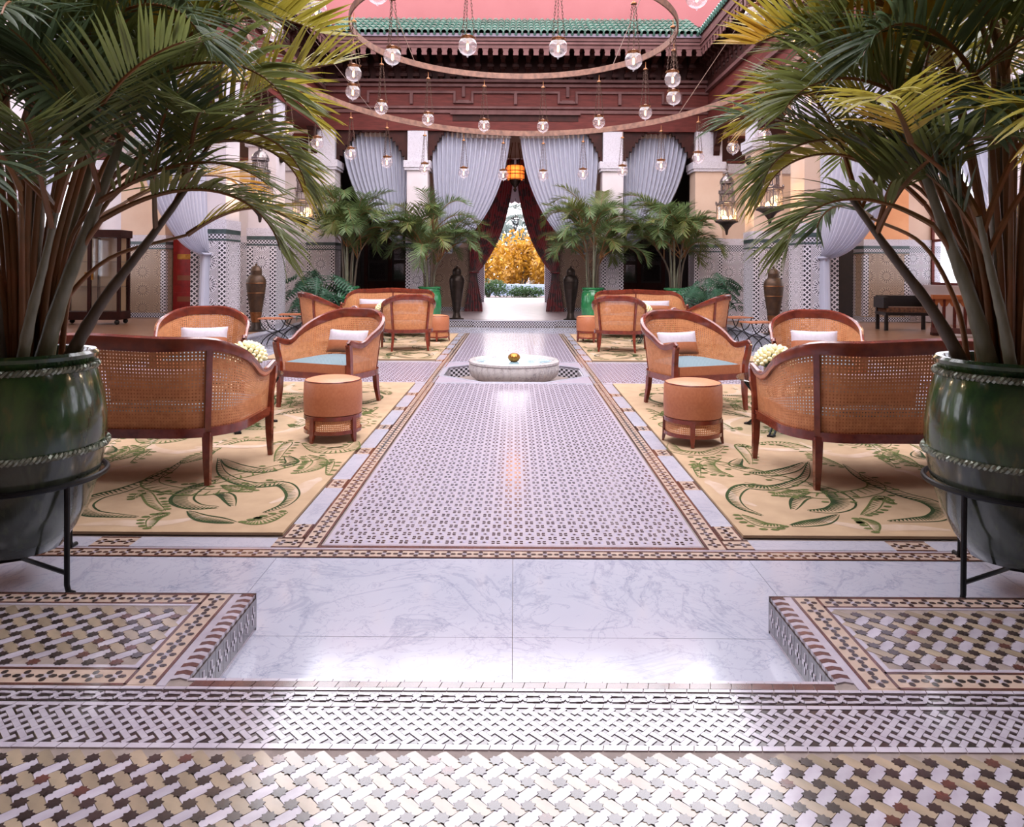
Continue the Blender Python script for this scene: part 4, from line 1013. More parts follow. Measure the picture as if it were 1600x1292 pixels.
for i, (x, y, rz, lb, nm) in enumerate(sofa_pos):
    if i == 0: sofa0.location = (x, y, RZ); sofa0.rotation_euler = (0, 0, rz)
    else: dup(sofa0, lb, (x, y, RZ), rz, 'cane sofas')
    for k, s in enumerate((-1, 1)):
        p = Vector((s * .34, .24, 0)); p.rotate(Matrix.Rotation(rz, 3, 'Z')); side = ('left' if (s < 0) == (rz == 0) else 'right')
        lumbar(f'long white and tan cushion on the {nm} sofa, its {side} one', (x + p.x, y + p.y, .592), rz, .60)
        if rz == 0:                                              # small round bolster on each arm
            t = thing('bolster', f'small round white and tan bolster against the {side} arm of the {nm} sofa', 'cushion', (x + s * .64, y - .12, .525))
            MB().lathe([(.001, 0), (.05, .005), (.065, .03), (.065, .15)], 14).build('tan_half', LEATHER, t, (0, .12, 0), (PI / 2, 0, 0))
            MB().lathe([(.065, .15), (.065, .22), (.05, .245), (.001, .25)], 14).build('white_half', SILK, t, (0, .12, 0), (PI / 2, 0, 0))

# round leather stools on a cane base
st0 = thing('stool', 'round tan leather stool with cane base on the near left rug', 'stool', group='round leather stools')
MB().lathe([(.185, .185), (.212, .20), (.218, .30), (.214, .43), (.205, .445)], 40).build('drum', LEATHER, st0)
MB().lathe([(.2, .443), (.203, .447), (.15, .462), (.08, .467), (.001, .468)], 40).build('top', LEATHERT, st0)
MB().tube([(.206 * math.cos(a), .206 * math.sin(a), .446) for a in [2 * PI * i / 40 for i in range(40)]], .0045, 6, closed=True).build('piping', MAHOG, st0)
for z0, h, rr in ((.165, .03, .214), (.062, .026, .214)):
    MB().lathe([(rr - .02, z0), (rr, z0), (rr, z0 + h), (rr - .02, z0 + h), (rr - .02, z0)], 40).build('hoop', MAHOG, st0)
MB().cane(lambda u, v: (.202 * math.cos(2 * PI * u), .202 * math.sin(2 * PI * u), .085 + .085 * v), 90, 6, .34).build('cane_panel', CANE, st0, smooth=False)
for k in range(4):
    a = PI / 4 + k * PI / 2 + .25; c, s = math.cos(a), math.sin(a)
    MB().sweep([(.205 * c, .205 * s, .18), (.208 * c, .208 * s, .06), (.218 * c, .218 * s, 0)], [(-.018, -.014), (.018, -.014), (.018, .014), (-.018, .014)], up=(c, s, 0), scale=[1, 1, .6]).build('leg', MAHOG, st0)
stools = [(-1.37, 5.58, 'near left'), (1.345, 5.53, 'near right'), (-1.38, 13.2, 'far left'), (1.33, 13.2, 'far right')]
for i, (x, y, nm) in enumerate(stools):
    if i == 0: st0.location = (x, y, RZ)
    else: dup(st0, f'round tan leather stool with cane base on the {nm} rug', (x, y, RZ), .3 * i, 'round leather stools')

# low glass tables on curved iron legs, with bouquets
tb0 = thing('coffee_table', 'round glass coffee table on curved iron legs in the near left group', 'table', group='glass coffee tables')
MB().lathe([(.001, .405), (.40, .405), (.405, .411), (.40, .417), (.001, .417)], 48).build('glass_top', GLASST, tb0)
MB().tube([(.33 * math.cos(a), .33 * math.sin(a), .397) for a in [2 * PI * i / 40 for i in range(40)]], .008, 6, closed=True).build('top_ring', IRON, tb0)
MB().tube([(.20 * math.cos(a), .20 * math.sin(a), .20) for a in [2 * PI * i / 32 for i in range(32)]], .007, 6, closed=True).build('lower_ring', IRON, tb0)
for k in range(4):
    a = k * PI / 2 + .5; c, s = math.cos(a), math.sin(a); m = MB()
    for off in (-.018, .018):
        p = [(.34, .395), (.36, .36), (.29, .28), (.21, .2), (.24, .10), (.33, .01)]
        m.tube([(r_ * c - off * s, r_ * s + off * c, z_) for r_, z_ in [(q.x, q.z) for q in bez([(r_, 0, z_) for r_, z_ in p], 5)]], .009, 6)
    m.box((.335 * c, .335 * s, .006), (.05, .05, .012), a); m.build('leg', IRON, tb0)
bq0 = thing('flower_bouquet', 'cream tulip bouquet on the near left glass table', 'flowers', group='tulip bouquets')
MB().lathe([(.05, 0), (.07, .01), (.085, .07), (.075, .11), (.08, .12)], 20).build('bowl', mat('bowl_ceramic', C(196, 186, 160), .3), bq0)
MB().sphere((0, 0, .13), .10, 14, 8, .8).build('leaf_mound', HEDGEL, bq0)
bud = MB().lathe([(.004, -.012), (.017, .004), (.020, .018), (.014, .034), (.004, .042)], 8).mesh('tulip', TULIP)
rng = random.Random(3); NB = 84
for i in range(NB):
    z = 1 - 1.25 * (i + .5) / NB; a = i * 2.39996; r_ = math.sqrt(max(0, 1 - z * z)); d = Vector((r_ * math.cos(a), r_ * math.sin(a), z))
    q = Vector((0, 0, 1)).rotation_difference((d + Vector((rng.uniform(-.2, .2), rng.uniform(-.2, .2), .2))).normalized()).to_euler()
    place(bud, 'tulip', bq0, (d.x * .125, d.y * .125, .135 + d.z * .10), q)
tables = [(-2.30, 6.0, 'near left'), (2.22, 5.96, 'near right'), (-2.45, 13.2, 'far left'), (2.42, 13.2, 'far right')]
for i, (x, y, nm) in enumerate(tables):
    if i == 0: tb0.location = (x, y, RZ); bq0.location = (x + .11, y + .03, RZ + .4175)
    else:
        dup(tb0, f'round glass coffee table on curved iron legs in the {nm} group', (x, y, RZ), (.35 if i % 2 else 0), 'glass coffee tables')
        dup(bq0, f'cream tulip bouquet on the {nm} glass table', (x + (.11 if x < 0 else -.10), y + .03, RZ + .4175), i * 1.1, 'tulip bouquets')

# small folding tables near the gallery steps
ft0 = thing('folding_table', 'folding iron table with wooden top, nearer of the left pair', 'table', group='folding tables')
MB().bx(-.24, .24, -.18, .18, .455, .475).build('top', LEATHER, ft0, smooth=False)
for y in (-.15, .15):
    for s in (-1, 1):
        MB().tube([tuple(q) for q in bez([(s * .22, y, .45), (s * .14, y, .30), (-s * .02, y, .22), (-s * .15, y, .12), (-s * .2, y, .008)], 4)], .009, 6).build('leg', IRON, ft0)
MB().tube([(0, -.15, .225), (0, .15, .225)], .008, 6).build('pivot_bar', IRON, ft0)
for i, (x, y, lb) in enumerate([(-3.97, 12.25, 'nearer of the left pair'), (-4.0, 13.35, 'farther of the left pair'), (3.97, 12.0, 'nearer of the right pair'), (3.98, 13.2, 'farther of the right pair')]):
    if i == 0: ft0.location = (x, y, 0)
    else: dup(ft0, 'folding iron table with wooden top, ' + lb, (x, y, 0), .15 * i, 'folding tables')

# ================================================================== FOUNTAIN
fo = thing('fountain', 'round fluted marble fountain basin in the octagonal floor pit', 'fountain', (0, FY, -PD))
flute = lambda a, z: 1 + .022 * abs(math.cos(18 * a)) if .06 < z < .26 else 1.
MB().lathe([(.40, 0), (.46, .04), (.53, .09), (.56, .15), (.565, .20), (.555, .25)], 216, wave=flute).build('fluted_bowl', MARBLE2, fo)
MB().lathe([(.550, .245), (.572, .26), (.572, .285), (.555, .300), (.515, .300), (.50, .285), (.47, .23), (.001, .20)], 96).build('rim', MARBLE2, fo)
MB().lathe([(.495, .255), (.497, .268), (.25, .269), (.001, .269)], 64).build('water', WATER, fo)
bl_ = MB().lathe([(.03, .262), (.06, .285), (.075, .315), (.07, .345), (.045, .368), (.015, .378), (.001, .38)], 96, wave=lambda a, z: 1 + .05 * abs(math.cos(9 * a)))
bl_.build('brass_bulb', BRASS, fo)

# ================================================================== URNS
ur0 = thing('bronze_urn', 'tall slim bronze urn before the left arcade column', 'urn', group='tall bronze urns')
MB().lathe([(.17, 0), (.17, .02), (.10, .035), (.085, .10), (.075, .16)], 24).build('foot', BRONZED, ur0)
MB().lathe([(.075, .15), (.085, .25), (.12, .45), (.155, .68), (.175, .86), (.172, .93), (.14, 1.0), (.10, 1.03)], 28).build('body', BRONZE, ur0)
for z0, r_ in ((.70, .160), (.88, .178)): MB().tube([(r_ * math.cos(a), r_ * math.sin(a), z0) for a in [2 * PI * i / 28 for i in range(28)]], .006, 5, closed=True).build('band', BRASSC, ur0)
MB().lathe([(.098, 1.025), (.10, 1.10), (.105, 1.105), (.09, 1.15), (.05, 1.19), (.02, 1.20), (.02, 1.215), (.012, 1.24), (.001, 1.245)], 24).build('lid', BRONZE, ur0)
MB().lathe([(.08, .17), (.092, .23), (.105, .33), (.11, .35)], 20).build('leaf_collar', BRASSC, ur0)
for i, (x, y, z, lb) in enumerate([(-4.72, 13.45, GH, 'tall slim bronze urn before the left arcade column'), (4.70, 13.35, GH, 'tall slim bronze urn before the right arcade column'), (-1.33, 16.98, GH, 'dark slim urn on the step to the left of the doorway'), (1.30, 16.98, GH, 'dark slim urn on the step to the right of the doorway')]):
    if i == 0: ur0.location = (x, y, z)
    else:
        r_ = dup(ur0, lb, (x, y, z), i, 'tall bronze urns')
        if i > 1:
            for c_ in r_.children:
                c_.data = c_.data.copy(); c_.data.materials[0] = BRONZED

# ================================================================== GALLERY FURNITURE
bn = thing('bench', 'black lacquered bench with patterned seat in the right gallery', 'bench', (7.75, 14.6, GH), -.1)
MB().bx(-.45, .45, -.25, .25, .36, .46).build('seat', mat('bench_fabric', C(122, 84, 60), .9, 0, C(60, 34, 30), 25), bn, smooth=False)
MB().bx(-.47, .47, -.27, .27, .30, .36).build('apron', BLACKW, bn, smooth=False)
for sx in (-1, 1):
    for sy in (-1, 1): MB().bx(sx * .44 - .03, sx * .44 + .03, sy * .22 - .03, sy * .22 + .03, 0, .62 if sy > 0 else .30).build('leg', BLACKW, bn, smooth=False)
    MB().bx(sx * .46 - .045, sx * .46 + .045, -.26, .26, .44, .66).build('arm', BLACKW, bn, smooth=False)
MB().bx(-.47, .47, .2, .25, .46, .68).build('backrest', BLACKW, bn, smooth=False)
bal = thing('wooden_screen', 'low carved cedar balustrade screen in the right gallery', 'screen', (8.15, 13.3, GH), -.25)
MB().bx(-.55, .55, -.06, .06, .04, .14).build('bottom_rail', CEDARL, bal, smooth=False); MB().bx(-.55, .55, -.06, .06, .66, .74).build('top_rail', mat('orange_cedar', C(168, 96, 52), .5), bal, smooth=False)
for k in range(7): MB().bx(-.52 + k * .173 - .02, -.52 + k * .173 + .02, -.03, .03, .14, .66).build('baluster', CEDAR, bal, smooth=False)
for k in range(6):
    x = -.52 + (k + .5) * .173; MB().vprism([(x - .07, .66), (x - .07, .52), (x - .04, .54), (x, .61), (x + .04, .54), (x + .07, .52), (x + .07, .66)], -.02, .02).build('arch_fret', MATS['orange_cedar'], bal, smooth=False)
for sx in (-1, 1): MB().bx(sx * .5 - .05, sx * .5 + .05, -.09, .09, 0, .05).build('foot', CEDARD, bal, smooth=False)
ct = thing('display_cabinet', 'dark wooden display cabinet on castors in the left gallery', 'cabinet', (-8.5, 14.9, GH), .1)
MB().bx(-.6, .6, -.25, .25, .10, .26).build('plinth', CEDARD, ct, smooth=False); MB().bx(-.62, .62, -.27, .27, 1.75, 1.9).build('cornice', CEDARD, ct, smooth=False)
for sx in (-1, 0, 1):
    for sy in (-1, 1): MB().bx(sx * .56 - .03, sx * .56 + .03, sy * .22 - .03, sy * .22 + .03, .26, 1.75).build('post', CEDARD, ct, smooth=False)
for sx in (-1, 1):
    pn = MB().bx(sx * .28 - .25, sx * .28 + .25, -.225, -.22, .26, 1.75).build('pane', GLASSP, ct, smooth=False); MB().bx(sx * .06 - .02, sx * .06 + .02, -.25, -.225, .9, 1.05).build('latch', BRASS, pn, smooth=False)
    for sy in (-1, 1): MB().sphere((sx * .52, sy * .2, .052), .05, 12, 8).build('castor', BLACKW, ct)
MB().bx(-.55, .55, .19, .2, .26, 1.75).build('back_panel', mat('cabinet_lining', C(206, 176, 140), .7), ct, smooth=False)
for z0 in (.75, 1.25): MB().bx(-.55, .55, -.2, .2, z0, z0 + .02).build('shelf', GLASSP, ct, smooth=False)
# ================================================================== CHANDELIER RINGS AND PENDANTS
def hoop(name, label, cx, cy, cz, r, slope, roll, hgt=.085, th=.02, n=120):
    t = thing(name, label, 'chandelier', (cx, cy, cz))
    def hz(x, y): return slope * y + roll * x
    path = [(r * math.cos(a), r * math.sin(a), hz(r * math.cos(a), r * math.sin(a))) for a in [2 * PI * i / n for i in range(n)]]
    MB().sweep(path, [(-th / 2, -hgt / 2), (th / 2, -hgt / 2), (th / 2, hgt / 2), (-th / 2, hgt / 2)], closed=True).build('hoop', ASHW, t)
    return t, hz
UP = (-.03, FY, 4.30); r1 = 2.04
LO = (.16, FY, 4.02); r2 = 3.42
up_t, up_h = hoop('upper_hoop', 'smaller upper hoop of the chandelier hung over the fountain', *UP, r1, -.004, -.012)
lo_t, lo_h = hoop('lower_hoop', 'large lower hoop of the chandelier sweeping across the court', *LO, r2, -.105, -.004, .09)
for k in range(4):                       # suspension cables
    a = PI / 4 + k * PI / 2; p = (r1 * math.cos(a), r1 * math.sin(a), up_h(r1 * math.cos(a), r1 * math.sin(a)))
    MB().tube([p, (p[0] * 2.0, p[1] * 2.4, 3.4)], .006, 5).build('cable', CHAIN, up_t)
    p = (r2 * math.cos(a), r2 * math.sin(a), lo_h(r2 * math.cos(a), r2 * math.sin(a)))
    MB().tube([p, (4.1 if p[0] > 0 else -4.4, p[1] + (.9 if p[1] > 0 else -.9), 2.15)], .006, 5).build('cable', CHAIN, lo_t)
GR = .094
GLOBE = MB().lathe([(.045, .072)] + [(GR * math.sin(a), -GR * math.cos(a)) for a in [PI * (1 - .17 - .83 * i / 16) for i in range(16)]] + [(.010, -GR), (.011, -GR - .008), (.006, -GR - .018), (.001, -GR - .02)], 28).mesh('globe', GLASS)
CAP = MB().lathe([(.052, .064), (.058, .07), (.058, .082), (.066, .088), (.066, .096), (.03, .104), (.012, .118), (.001, .122)], 24).mesh('cap', BRASSC)
FIL = MB().lathe([(.001, -.045), (.010, -.038), (.013, -.01), (.010, .018), (.006, .03)], 10).mesh('bulb', BULB)
SOCK = MB().lathe([(.009, .025), (.013, .03), (.013, .065)], 10).mesh('socket', BRASS)
def link_chain(p, q, n):
    """two round links per step, each a small ring turned by 90 degrees"""
    m = MB(); P = Vector(p); Qv = Vector(q); d = (Qv - P) / n; ax = d.normalized(); s1 = ax.cross(Vector((0, 1, 0))).normalized(); s2 = ax.cross(s1)
    for i in range(n):
        c = P + d * (i + .5); s = s1 if i % 2 else s2; L = d.length * .72
        m.tube([c + ax * (L * math.cos(a)) + s * (.0085 * math.sin(a)) for a in [2 * PI * k / 8 for k in range(8)]], .0024, 4, closed=True)
    return m
DROP_U, DROP_L = .75, .70
def chain_meshes(drop):
    out = []
    for k in range(3):
        a = k * 2 * PI / 3 + .4; c, s = math.cos(a), math.sin(a)
        out.append(link_chain((.02 * c, .02 * s, drop - .15), (.070 * c, .070 * s, .10), 15).mesh('chain', CHAIN))
    return out
CH_U, CH_L = chain_meshes(DROP_U), chain_meshes(DROP_L)
def canopy(drop): return MB().lathe([(.034, drop - .155), (.030, drop - .14), (.012, drop - .13), (.005, drop - .12), (.005, drop - .05), (.001, drop - .049)], 14).mesh('canopy', BRASSC)
CAN_U, CAN_L = canopy(DROP_U), canopy(DROP_L)
HOOK = MB()
for k in range(3):
    a = k * 2 * PI / 3 + .4; c, s = math.cos(a), math.sin(a)
    HOOK.tube([tuple(q) for q in bez([(.055 * c, .055 * s, .09), (.075 * c, .075 * s, .082), (.086 * c, .086 * s, .092), (.080 * c, .080 * s, .105), (.072 * c, .072 * s, .10)], 3)], .003, 4)
HOOK = HOOK.mesh('hooks', BRASSC)
def pendant(label, x, y, zring, low):
    t = thing('globe_pendant', label, 'lamp', (x, y, zring - (DROP_L if low else DROP_U)), 0, 'globe pendants of the ' + ('lower' if low else 'upper') + ' hoop')
    for me, nm in ((GLOBE, 'globe'), (CAP, 'cap'), (FIL, 'bulb'), (SOCK, 'socket'), (CAN_L if low else CAN_U, 'canopy'), (HOOK, 'hooks')): place(me, nm, t)
    for me in (CH_L if low else CH_U): place(me, 'chain', t)
    return t
ORD = ['first', 'second', 'third', 'fourth', 'fifth', 'sixth', 'seventh', 'eighth', 'ninth', 'tenth', 'eleventh', 'twelfth', 'thirteenth', 'fourteenth', 'fifteenth', 'sixteenth', 'seventeenth', 'eighteenth', 'nineteenth', 'twentieth', 'twenty-first', 'twenty-second', 'twenty-third', 'twenty-fourth', 'twenty-fifth', 'twenty-sixth', 'twenty-seventh']
def spread_lamps(c, r, hz, n, low, ph):
    L = []
    for i in range(n):
        a = 2 * PI * (i + ph) / n; x, y = c[0] + r * math.cos(a), c[1] + r * math.sin(a); z = c[2] + hz(x - c[0], y - c[1]); zl = z - (DROP_L if low else DROP_U)
        px, py = 804 + F * x / y, 421 - F * (zl - CAM_H) / y
        if -20 < px < 1620 and py > -25: L.append((x, y, z, px))
    L.sort(key=lambda q: q[3]); far = [q for q in L if q[1] >= c[1]]; near = [q for q in L if q[1] < c[1]]
    for grp, nm in ((far, 'far'), (near, 'near')):
        for k, q in enumerate(grp): pendant(f'glass globe lamp, {ORD[k]} from the left on the {nm} half of the {"large lower" if low else "small upper"} hoop', q[0], q[1], q[2] - .03, low)
spread_lamps(UP, r1, up_h, 14, False, 0.0)
spread_lamps(LO, r2, lo_h, 31, True, .28)

# ================================================================== LANTERNS
def lantern_proto():
    t = thing('lantern', 'tiered pierced metal lantern', 'lantern', group='tiered lanterns')
    def hexring(r, z0, z1, name, m): return MB().lathe([(r - .012, z0), (r, z0), (r, z1), (r - .012, z1), (r - .012, z0)], 6).build(name, m, t, smooth=False)
    MB().lathe([(.001, 0), (.018, .01), (.024, .05), (.03, .09), (.05, .12), (.10, .18), (.16, .215), (.20, .225), (.20, .245), (.17, .25)], 12).build('base_cone', BRONZED, t)
    tiers = [(.250, .52, .175), (.56, .72, .125), (.755, .895, .105)]
    for z0, z1, r in tiers:
        hexring(r + .012, z0, z0 + .025, 'tier_ring', PEWTER); hexring(r + .022, z1, z1 + .03, 'tier_ring', PEWTER)
        for k in range(6):
            a = k * PI / 3; c, s = math.cos(a), math.sin(a)
            MB().tube([(r * c, r * s, z0), (r * c, r * s, z1 + .06)], .008, 5).build('corner_post', PEWTER, t)
            a2 = (k + 1) * PI / 3; m = MB()
            for f in (.25, .5, .75):
                x, y = r * (c + (math.cos(a2) - c) * f), r * (s + (math.sin(a2) - s) * f); m.tube([(x, y, z0 + .02), (x, y, z1 - .02)], .0035, 4)
            for f in (.0, .5):
                p = [(r * (c + (math.cos(a2) - c) * (f + .5 * g)), r * (s + (math.sin(a2) - s) * (f + .5 * g)), z1 - .04 + .035 * math.sin(PI * g)) for g in (0, .25, .5, .75, 1)]; m.tube(p, .004, 4)
            m.build('fret', PEWTER, t)
            MB().lathe([(.008, 0), (.013, .012), (.006, .03), (.001, .045)], 6, (1.08 * r * c, 1.08 * r * s, z1 + .03)).build('finial', PEWTER, t)
    MB().lathe([(.135, .552), (.15, .556), (.13, .575)], 6).build('tier_roof', PEWTER, t, smooth=False)
    MB().lathe([(.12, .93), (.115, .95), (.10, .985), (.07, 1.02), (.03, 1.045), (.025, 1.065), (.04, 1.08), (.012, 1.10), (.010, 1.13), (.001, 1.14)], 16).build('dome', PEWTER, t)
    MB().tube([(.055 * math.cos(a), 0, 1.185 + .055 * math.sin(a)) for a in [2 * PI * i / 20 for i in range(20)]], .005, 5, closed=True).build('ring', CHAIN, t)
    for k in range(3):
        a = k * 2.1 + .4; MB().lathe([(.001, .26), (.022, .265), (.024, .30), (.010, .335), (.001, .345)], 10, (.07 * math.cos(a), .07 * math.sin(a), 0)).build('flame', CANDLE, t)
    MB().lathe([(.16, .27), (.16, .50)], 6).build('glass', GLASSP, t, smooth=False)
    return t
ln0 = lantern_proto()
def hang(i, x, y, z, label, s=1.):
    if i == 0: ln0.location = (x, y, z); ln0['label'] = label; r_ = ln0
    else: r_ = dup(ln0, label, (x, y, z), .5 * i, 'tiered lanterns')
    r_.scale = (s, s, s)
    ld = bpy.data.lights.new('lantern_light', 'POINT'); ld.energy = 7; ld.color = (1, .62, .30); ld.shadow_soft_size = .08
    lo = bpy.data.objects.new('lantern_light', ld); LINK(lo); lo.parent = r_; lo.location = (0, 0, .40)
    return r_
k = 0
for sx in (-1, 1):
    S = side_names[sx]
    for y, nm, zl in ((14.1, 'farther', 1.98), (11.72, 'nearer', 2.02)):
        hang(k, sx * 4.06, y, zl, f'tiered pierced metal lantern on the {nm} bracket of the {S} arcade', 1.1); k += 1
        br = thing('lantern_bracket', f'iron bracket carrying the {nm} lantern of the {S} arcade', 'bracket', (sx * 4.5, y, zl + 1.43))
        MB().lathe([(.001, 0), (.10, .01), (.085, .05), (.03, .09)], 18).build('rosette', BRONZED, br, (0, 0, 0), (0, -sx * PI / 2, 0))
        MB().tube([(0, 0, 0), (-sx * .44, 0, .01)], .016, 6).build('arm', BRONZED, br)
        MB().tube([(-sx * .44, 0, .02), (-sx * .45, 0, -.03), (-sx * .43, 0, -.075), (-sx * .44, 0, -.09)], .007, 5).build('hook', BRONZED, br)
        k2 = 0
hang(4, -6.3, 9.4, 2.25, 'large lantern glowing in the left gallery behind the palm', 1.6)
hang(5, 6.6, 9.6, 3.0, 'lantern hanging in the right gallery behind the palm', 1.4)
# amber lamp in the doorway and small garden lantern
al = thing('hanging_lamp', 'glowing amber lamp hanging in the doorway', 'lamp', (0, 18.9, 3.3))
MB().lathe([(.19, .30), (.235, .34), (.235, .62), (.20, .66)], 16).build('glass_drum', AMBER, al)
for z0 in (.30, .44, .52, .66): MB().tube([(.24 * math.cos(a), .24 * math.sin(a), z0) for a in [2 * PI * i / 24 for i in range(24)]], .010, 5, closed=True).build('hoop', BRONZED, al)
for k in range(12):
    a = k * PI / 6; MB().tube([(.245 * math.cos(a), .245 * math.sin(a), .28), (.245 * math.cos(a), .245 * math.sin(a), .72)], .007, 4).build('bar', BRONZED, al)
MB().lathe([(.001, -.02), (.03, .01), (.045, .06), (.02, .10), (.10, .18), (.16, .30)], 12).build('lower_basket', BRONZED, al)
for k in range(8):
    a = k * PI / 4; MB().tube([(.23 * math.cos(a), .23 * math.sin(a), .66), (.1 * math.cos(a), .1 * math.sin(a), 1.25)], .006, 4).build('chain', BRASSC, al)
ld = bpy.data.lights.new('amber_light', 'POINT'); ld.energy = 10; ld.color = (1, .45, .16); ld.shadow_soft_size = .24; lo = bpy.data.objects.new('amber_light', ld); LINK(lo); lo.parent = al; lo.location = (0, -.35, .5)
gl = thing('hanging_lantern', 'small dark lantern hanging under the outer garden arch', 'lantern', (.02, 25.6, 2.62))
MB().lathe([(.001, 0), (.03, .05), (.10, .26), (.12, .42), (.13, .43)], 6).build('body', GLASSP, gl, smooth=False)
for k in range(6):
    a = k * PI / 3; MB().tube([(.001, 0, 0), (.10 * math.cos(a), .10 * math.sin(a), .26), (.125 * math.cos(a), .125 * math.sin(a), .43), (.13 * math.cos(a), .13 * math.sin(a), .50)], .012, 4).build('rib', IRON, gl)
for z0, r_ in ((.26, .105), (.43, .128)): MB().tube([(r_ * math.cos(a), r_ * math.sin(a), z0) for a in [2 * PI * i / 18 for i in range(18)]], .012, 4, closed=True).build('hoop', IRON, gl)
MB().tube([(0, 0, .43), (0, 0, 1.15)], .006, 4).build('chain', IRON, gl)
# hidden warm fill lamps, added to brighten the galleries
for sx in (-1, 1):
    for y in (6.0, 11.0, 15.5):
        nm = {6.0: 'nearest', 11.0: 'middle', 15.5: 'farthest'}[y]
        gp = thing('ceiling_lamp', f'{nm} brass ceiling lamp in the {side_names[sx]} gallery', 'lamp', (sx * 7.3, y, 5.2))
        MB().lathe([(.06, 0), (.06, -.03), (.02, -.05), (.02, -.25)], 12).build('mount', BRASS, gp); MB().sphere((0, 0, -.37), .13, 14, 10).build('shade', emit('gallery_lamp_glass', C(255, 200, 140), 4), gp)
        ld = bpy.data.lights.new('gallery_light', 'POINT'); ld.energy = 70; ld.color = (1, .72, .46); ld.shadow_soft_size = .15; lo = bpy.data.objects.new('gallery_light', ld); LINK(lo); lo.parent = gp; lo.location = (0, 0, -.58)

# ================================================================== BIG POTS AND PALMS
def rope(m, r, z, turns=46, hr=.008, tr=.0085):
    n = turns * 6
    for ph in (0, PI):
        m.tube([((r + hr * math.cos(turns * a + ph)) * math.cos(a), (r + hr * math.cos(turns * a + ph)) * math.sin(a), z + hr * math.sin(turns * a + ph)) for a in [2 * PI * i / n for i in range(n)]], tr, 5, closed=True)
    return m
ROPEM = mat('pale_glazed_rope', C(150, 156, 140), .2, .3, C(92, 98, 84), 20)
def big_pot(sx, label, x, y):
    t = thing('green_pot', label, 'plant pot', (x, y, 0), .4 if sx > 0 else 2.2)
    MB().lathe([(.12, .115), (.15, .125), (.20, .20), (.25, .30), (.287, .42), (.303, .50), (.308, .545)], 56).build('lower_body', GLAZED, t)
    MB().lathe([(.308, .545), (.313, .60), (.312, .66), (.303, .74), (.288, .81), (.270, .87), (.258, .895), (.262, .905), (.278, .92), (.280, .935), (.268, .947), (.245, .945), (.235, .93), (.23, .86)], 56).build('upper_body', GLAZE, t)
    rope(MB(), .270, .882).build('rope_band', ROPEM, t); rope(MB(), .312, .548, 54).build('rope_band', ROPEM, t)
    MB().lathe([(.232, .87), (.235, .885), (.12, .895), (.001, .90)], 24).build('soil', SOIL, t)
    s = thing('pot_stand', f'black iron three legged stand under the {side_names[sx]} green pot', 'stand', (x, y, 0))
    MB().tube([(.312 * math.cos(a), .312 * math.sin(a), .425) for a in [2 * PI * i / 48 for i in range(48)]], .012, 8, closed=True).build('ring', IRON, s)
    for an in (-28, 88, 208):
        a = math.radians(an if sx < 0 else 180 - an); c, q = math.cos(a), math.sin(a)
        MB().tube([(.312 * c, .312 * q, .425), (.315 * c, .315 * q, .03), (.325 * c, .325 * q, .004), (.36 * c, .36 * q, .004)], .011, 8).build('leg', IRON, s)
        MB().tube([(0, 0, .075), (.313 * c, .313 * q, .075)], .009, 6).build('stretcher', IRON, s)
    return t
big_pot(-1, 'large green glazed pot with rope bands at the left edge', -2.06, 3.09)
big_pot(1, 'large green glazed pot with rope bands at the right edge', 2.055, 3.05)

def frond(base, az, el, L, droop, nl=34, ll=.40, start=.22, seed=0, lift=.35, hang_=.5, wl=.026, twist=0.):
    """one pinnate leaf: curved rachis with folded, drooping leaflets on both sides"""
    r = random.Random(seed); m = MB(); n = 22; P = [Vector(base)]; e = el; a = az
    for i in range(n):
        e -= droop / n * (1.6 * i / n + .2); a += twist / n
        d = Vector((math.cos(e) * math.cos(a), math.cos(e) * math.sin(a), math.sin(e))); P.append(P[-1] + d * (L / n))
    m.tube(P, [.011 * (1 - .85 * i / n) + .0015 for i in range(n + 1)], 5, 1)
    for i in range(nl):
        t = start + (1 - start) * (i + .5) / nl; f = t * n; j = min(int(f), n - 1); p = P[j].lerp(P[j + 1], f - j); tg = (P[j + 1] - P[j]).normalized()
        sd = tg.cross(Vector((0, 0, 1))); sd = sd.normalized() if sd.length > 1e-3 else Vector((1, 0, 0)); up = sd.cross(tg)
        q = (t - start) / (1 - start); ln = ll * (.55 + .6 * math.sin(PI * (.12 + .78 * q))) * (1 - .35 * q)
        fw = math.radians(58 - 26 * q + r.uniform(-7, 7))
        for s in (-1, 1):
            d = (tg * math.cos(fw) * 1.0 + sd * s * math.sin(fw) + up * (lift + r.uniform(-.12, .12))).normalized(); l2 = ln * r.uniform(.88, 1.1)
            hg = hang_ * r.uniform(.6, 1.4); pts = []; cur = p.copy(); dd = d.copy(); K = 5
            for k in range(K + 1):
                pts.append(cur.copy()); dd = (dd + Vector((0, 0, -hg * (k + .3) / K * .45))).normalized(); cur = cur + dd * (l2 / K)
            nrm = d.cross(tg); nrm = nrm.normalized() if nrm.length > 1e-3 else up
            wd = (pts[1] - pts[0]).cross(nrm).normalized(); vs_ = []
            prof = (.35, .95, 1., .82, .5, .03)
            for k in range(K + 1):
                h = wl * .5 * prof[k]; vs_ += [tuple(pts[k] + wd * h + nrm * h * .35), tuple(pts[k]), tuple(pts[k] - wd * h + nrm * h * .35)]
            fs_ = []
            for k in range(K): b_ = k * 3; fs_ += [(b_, b_ + 1, b_ + 4, b_ + 3), (b_ + 1, b_ + 2, b_ + 5, b_ + 4)]
            m.add(vs_, fs_, 0)
    return m
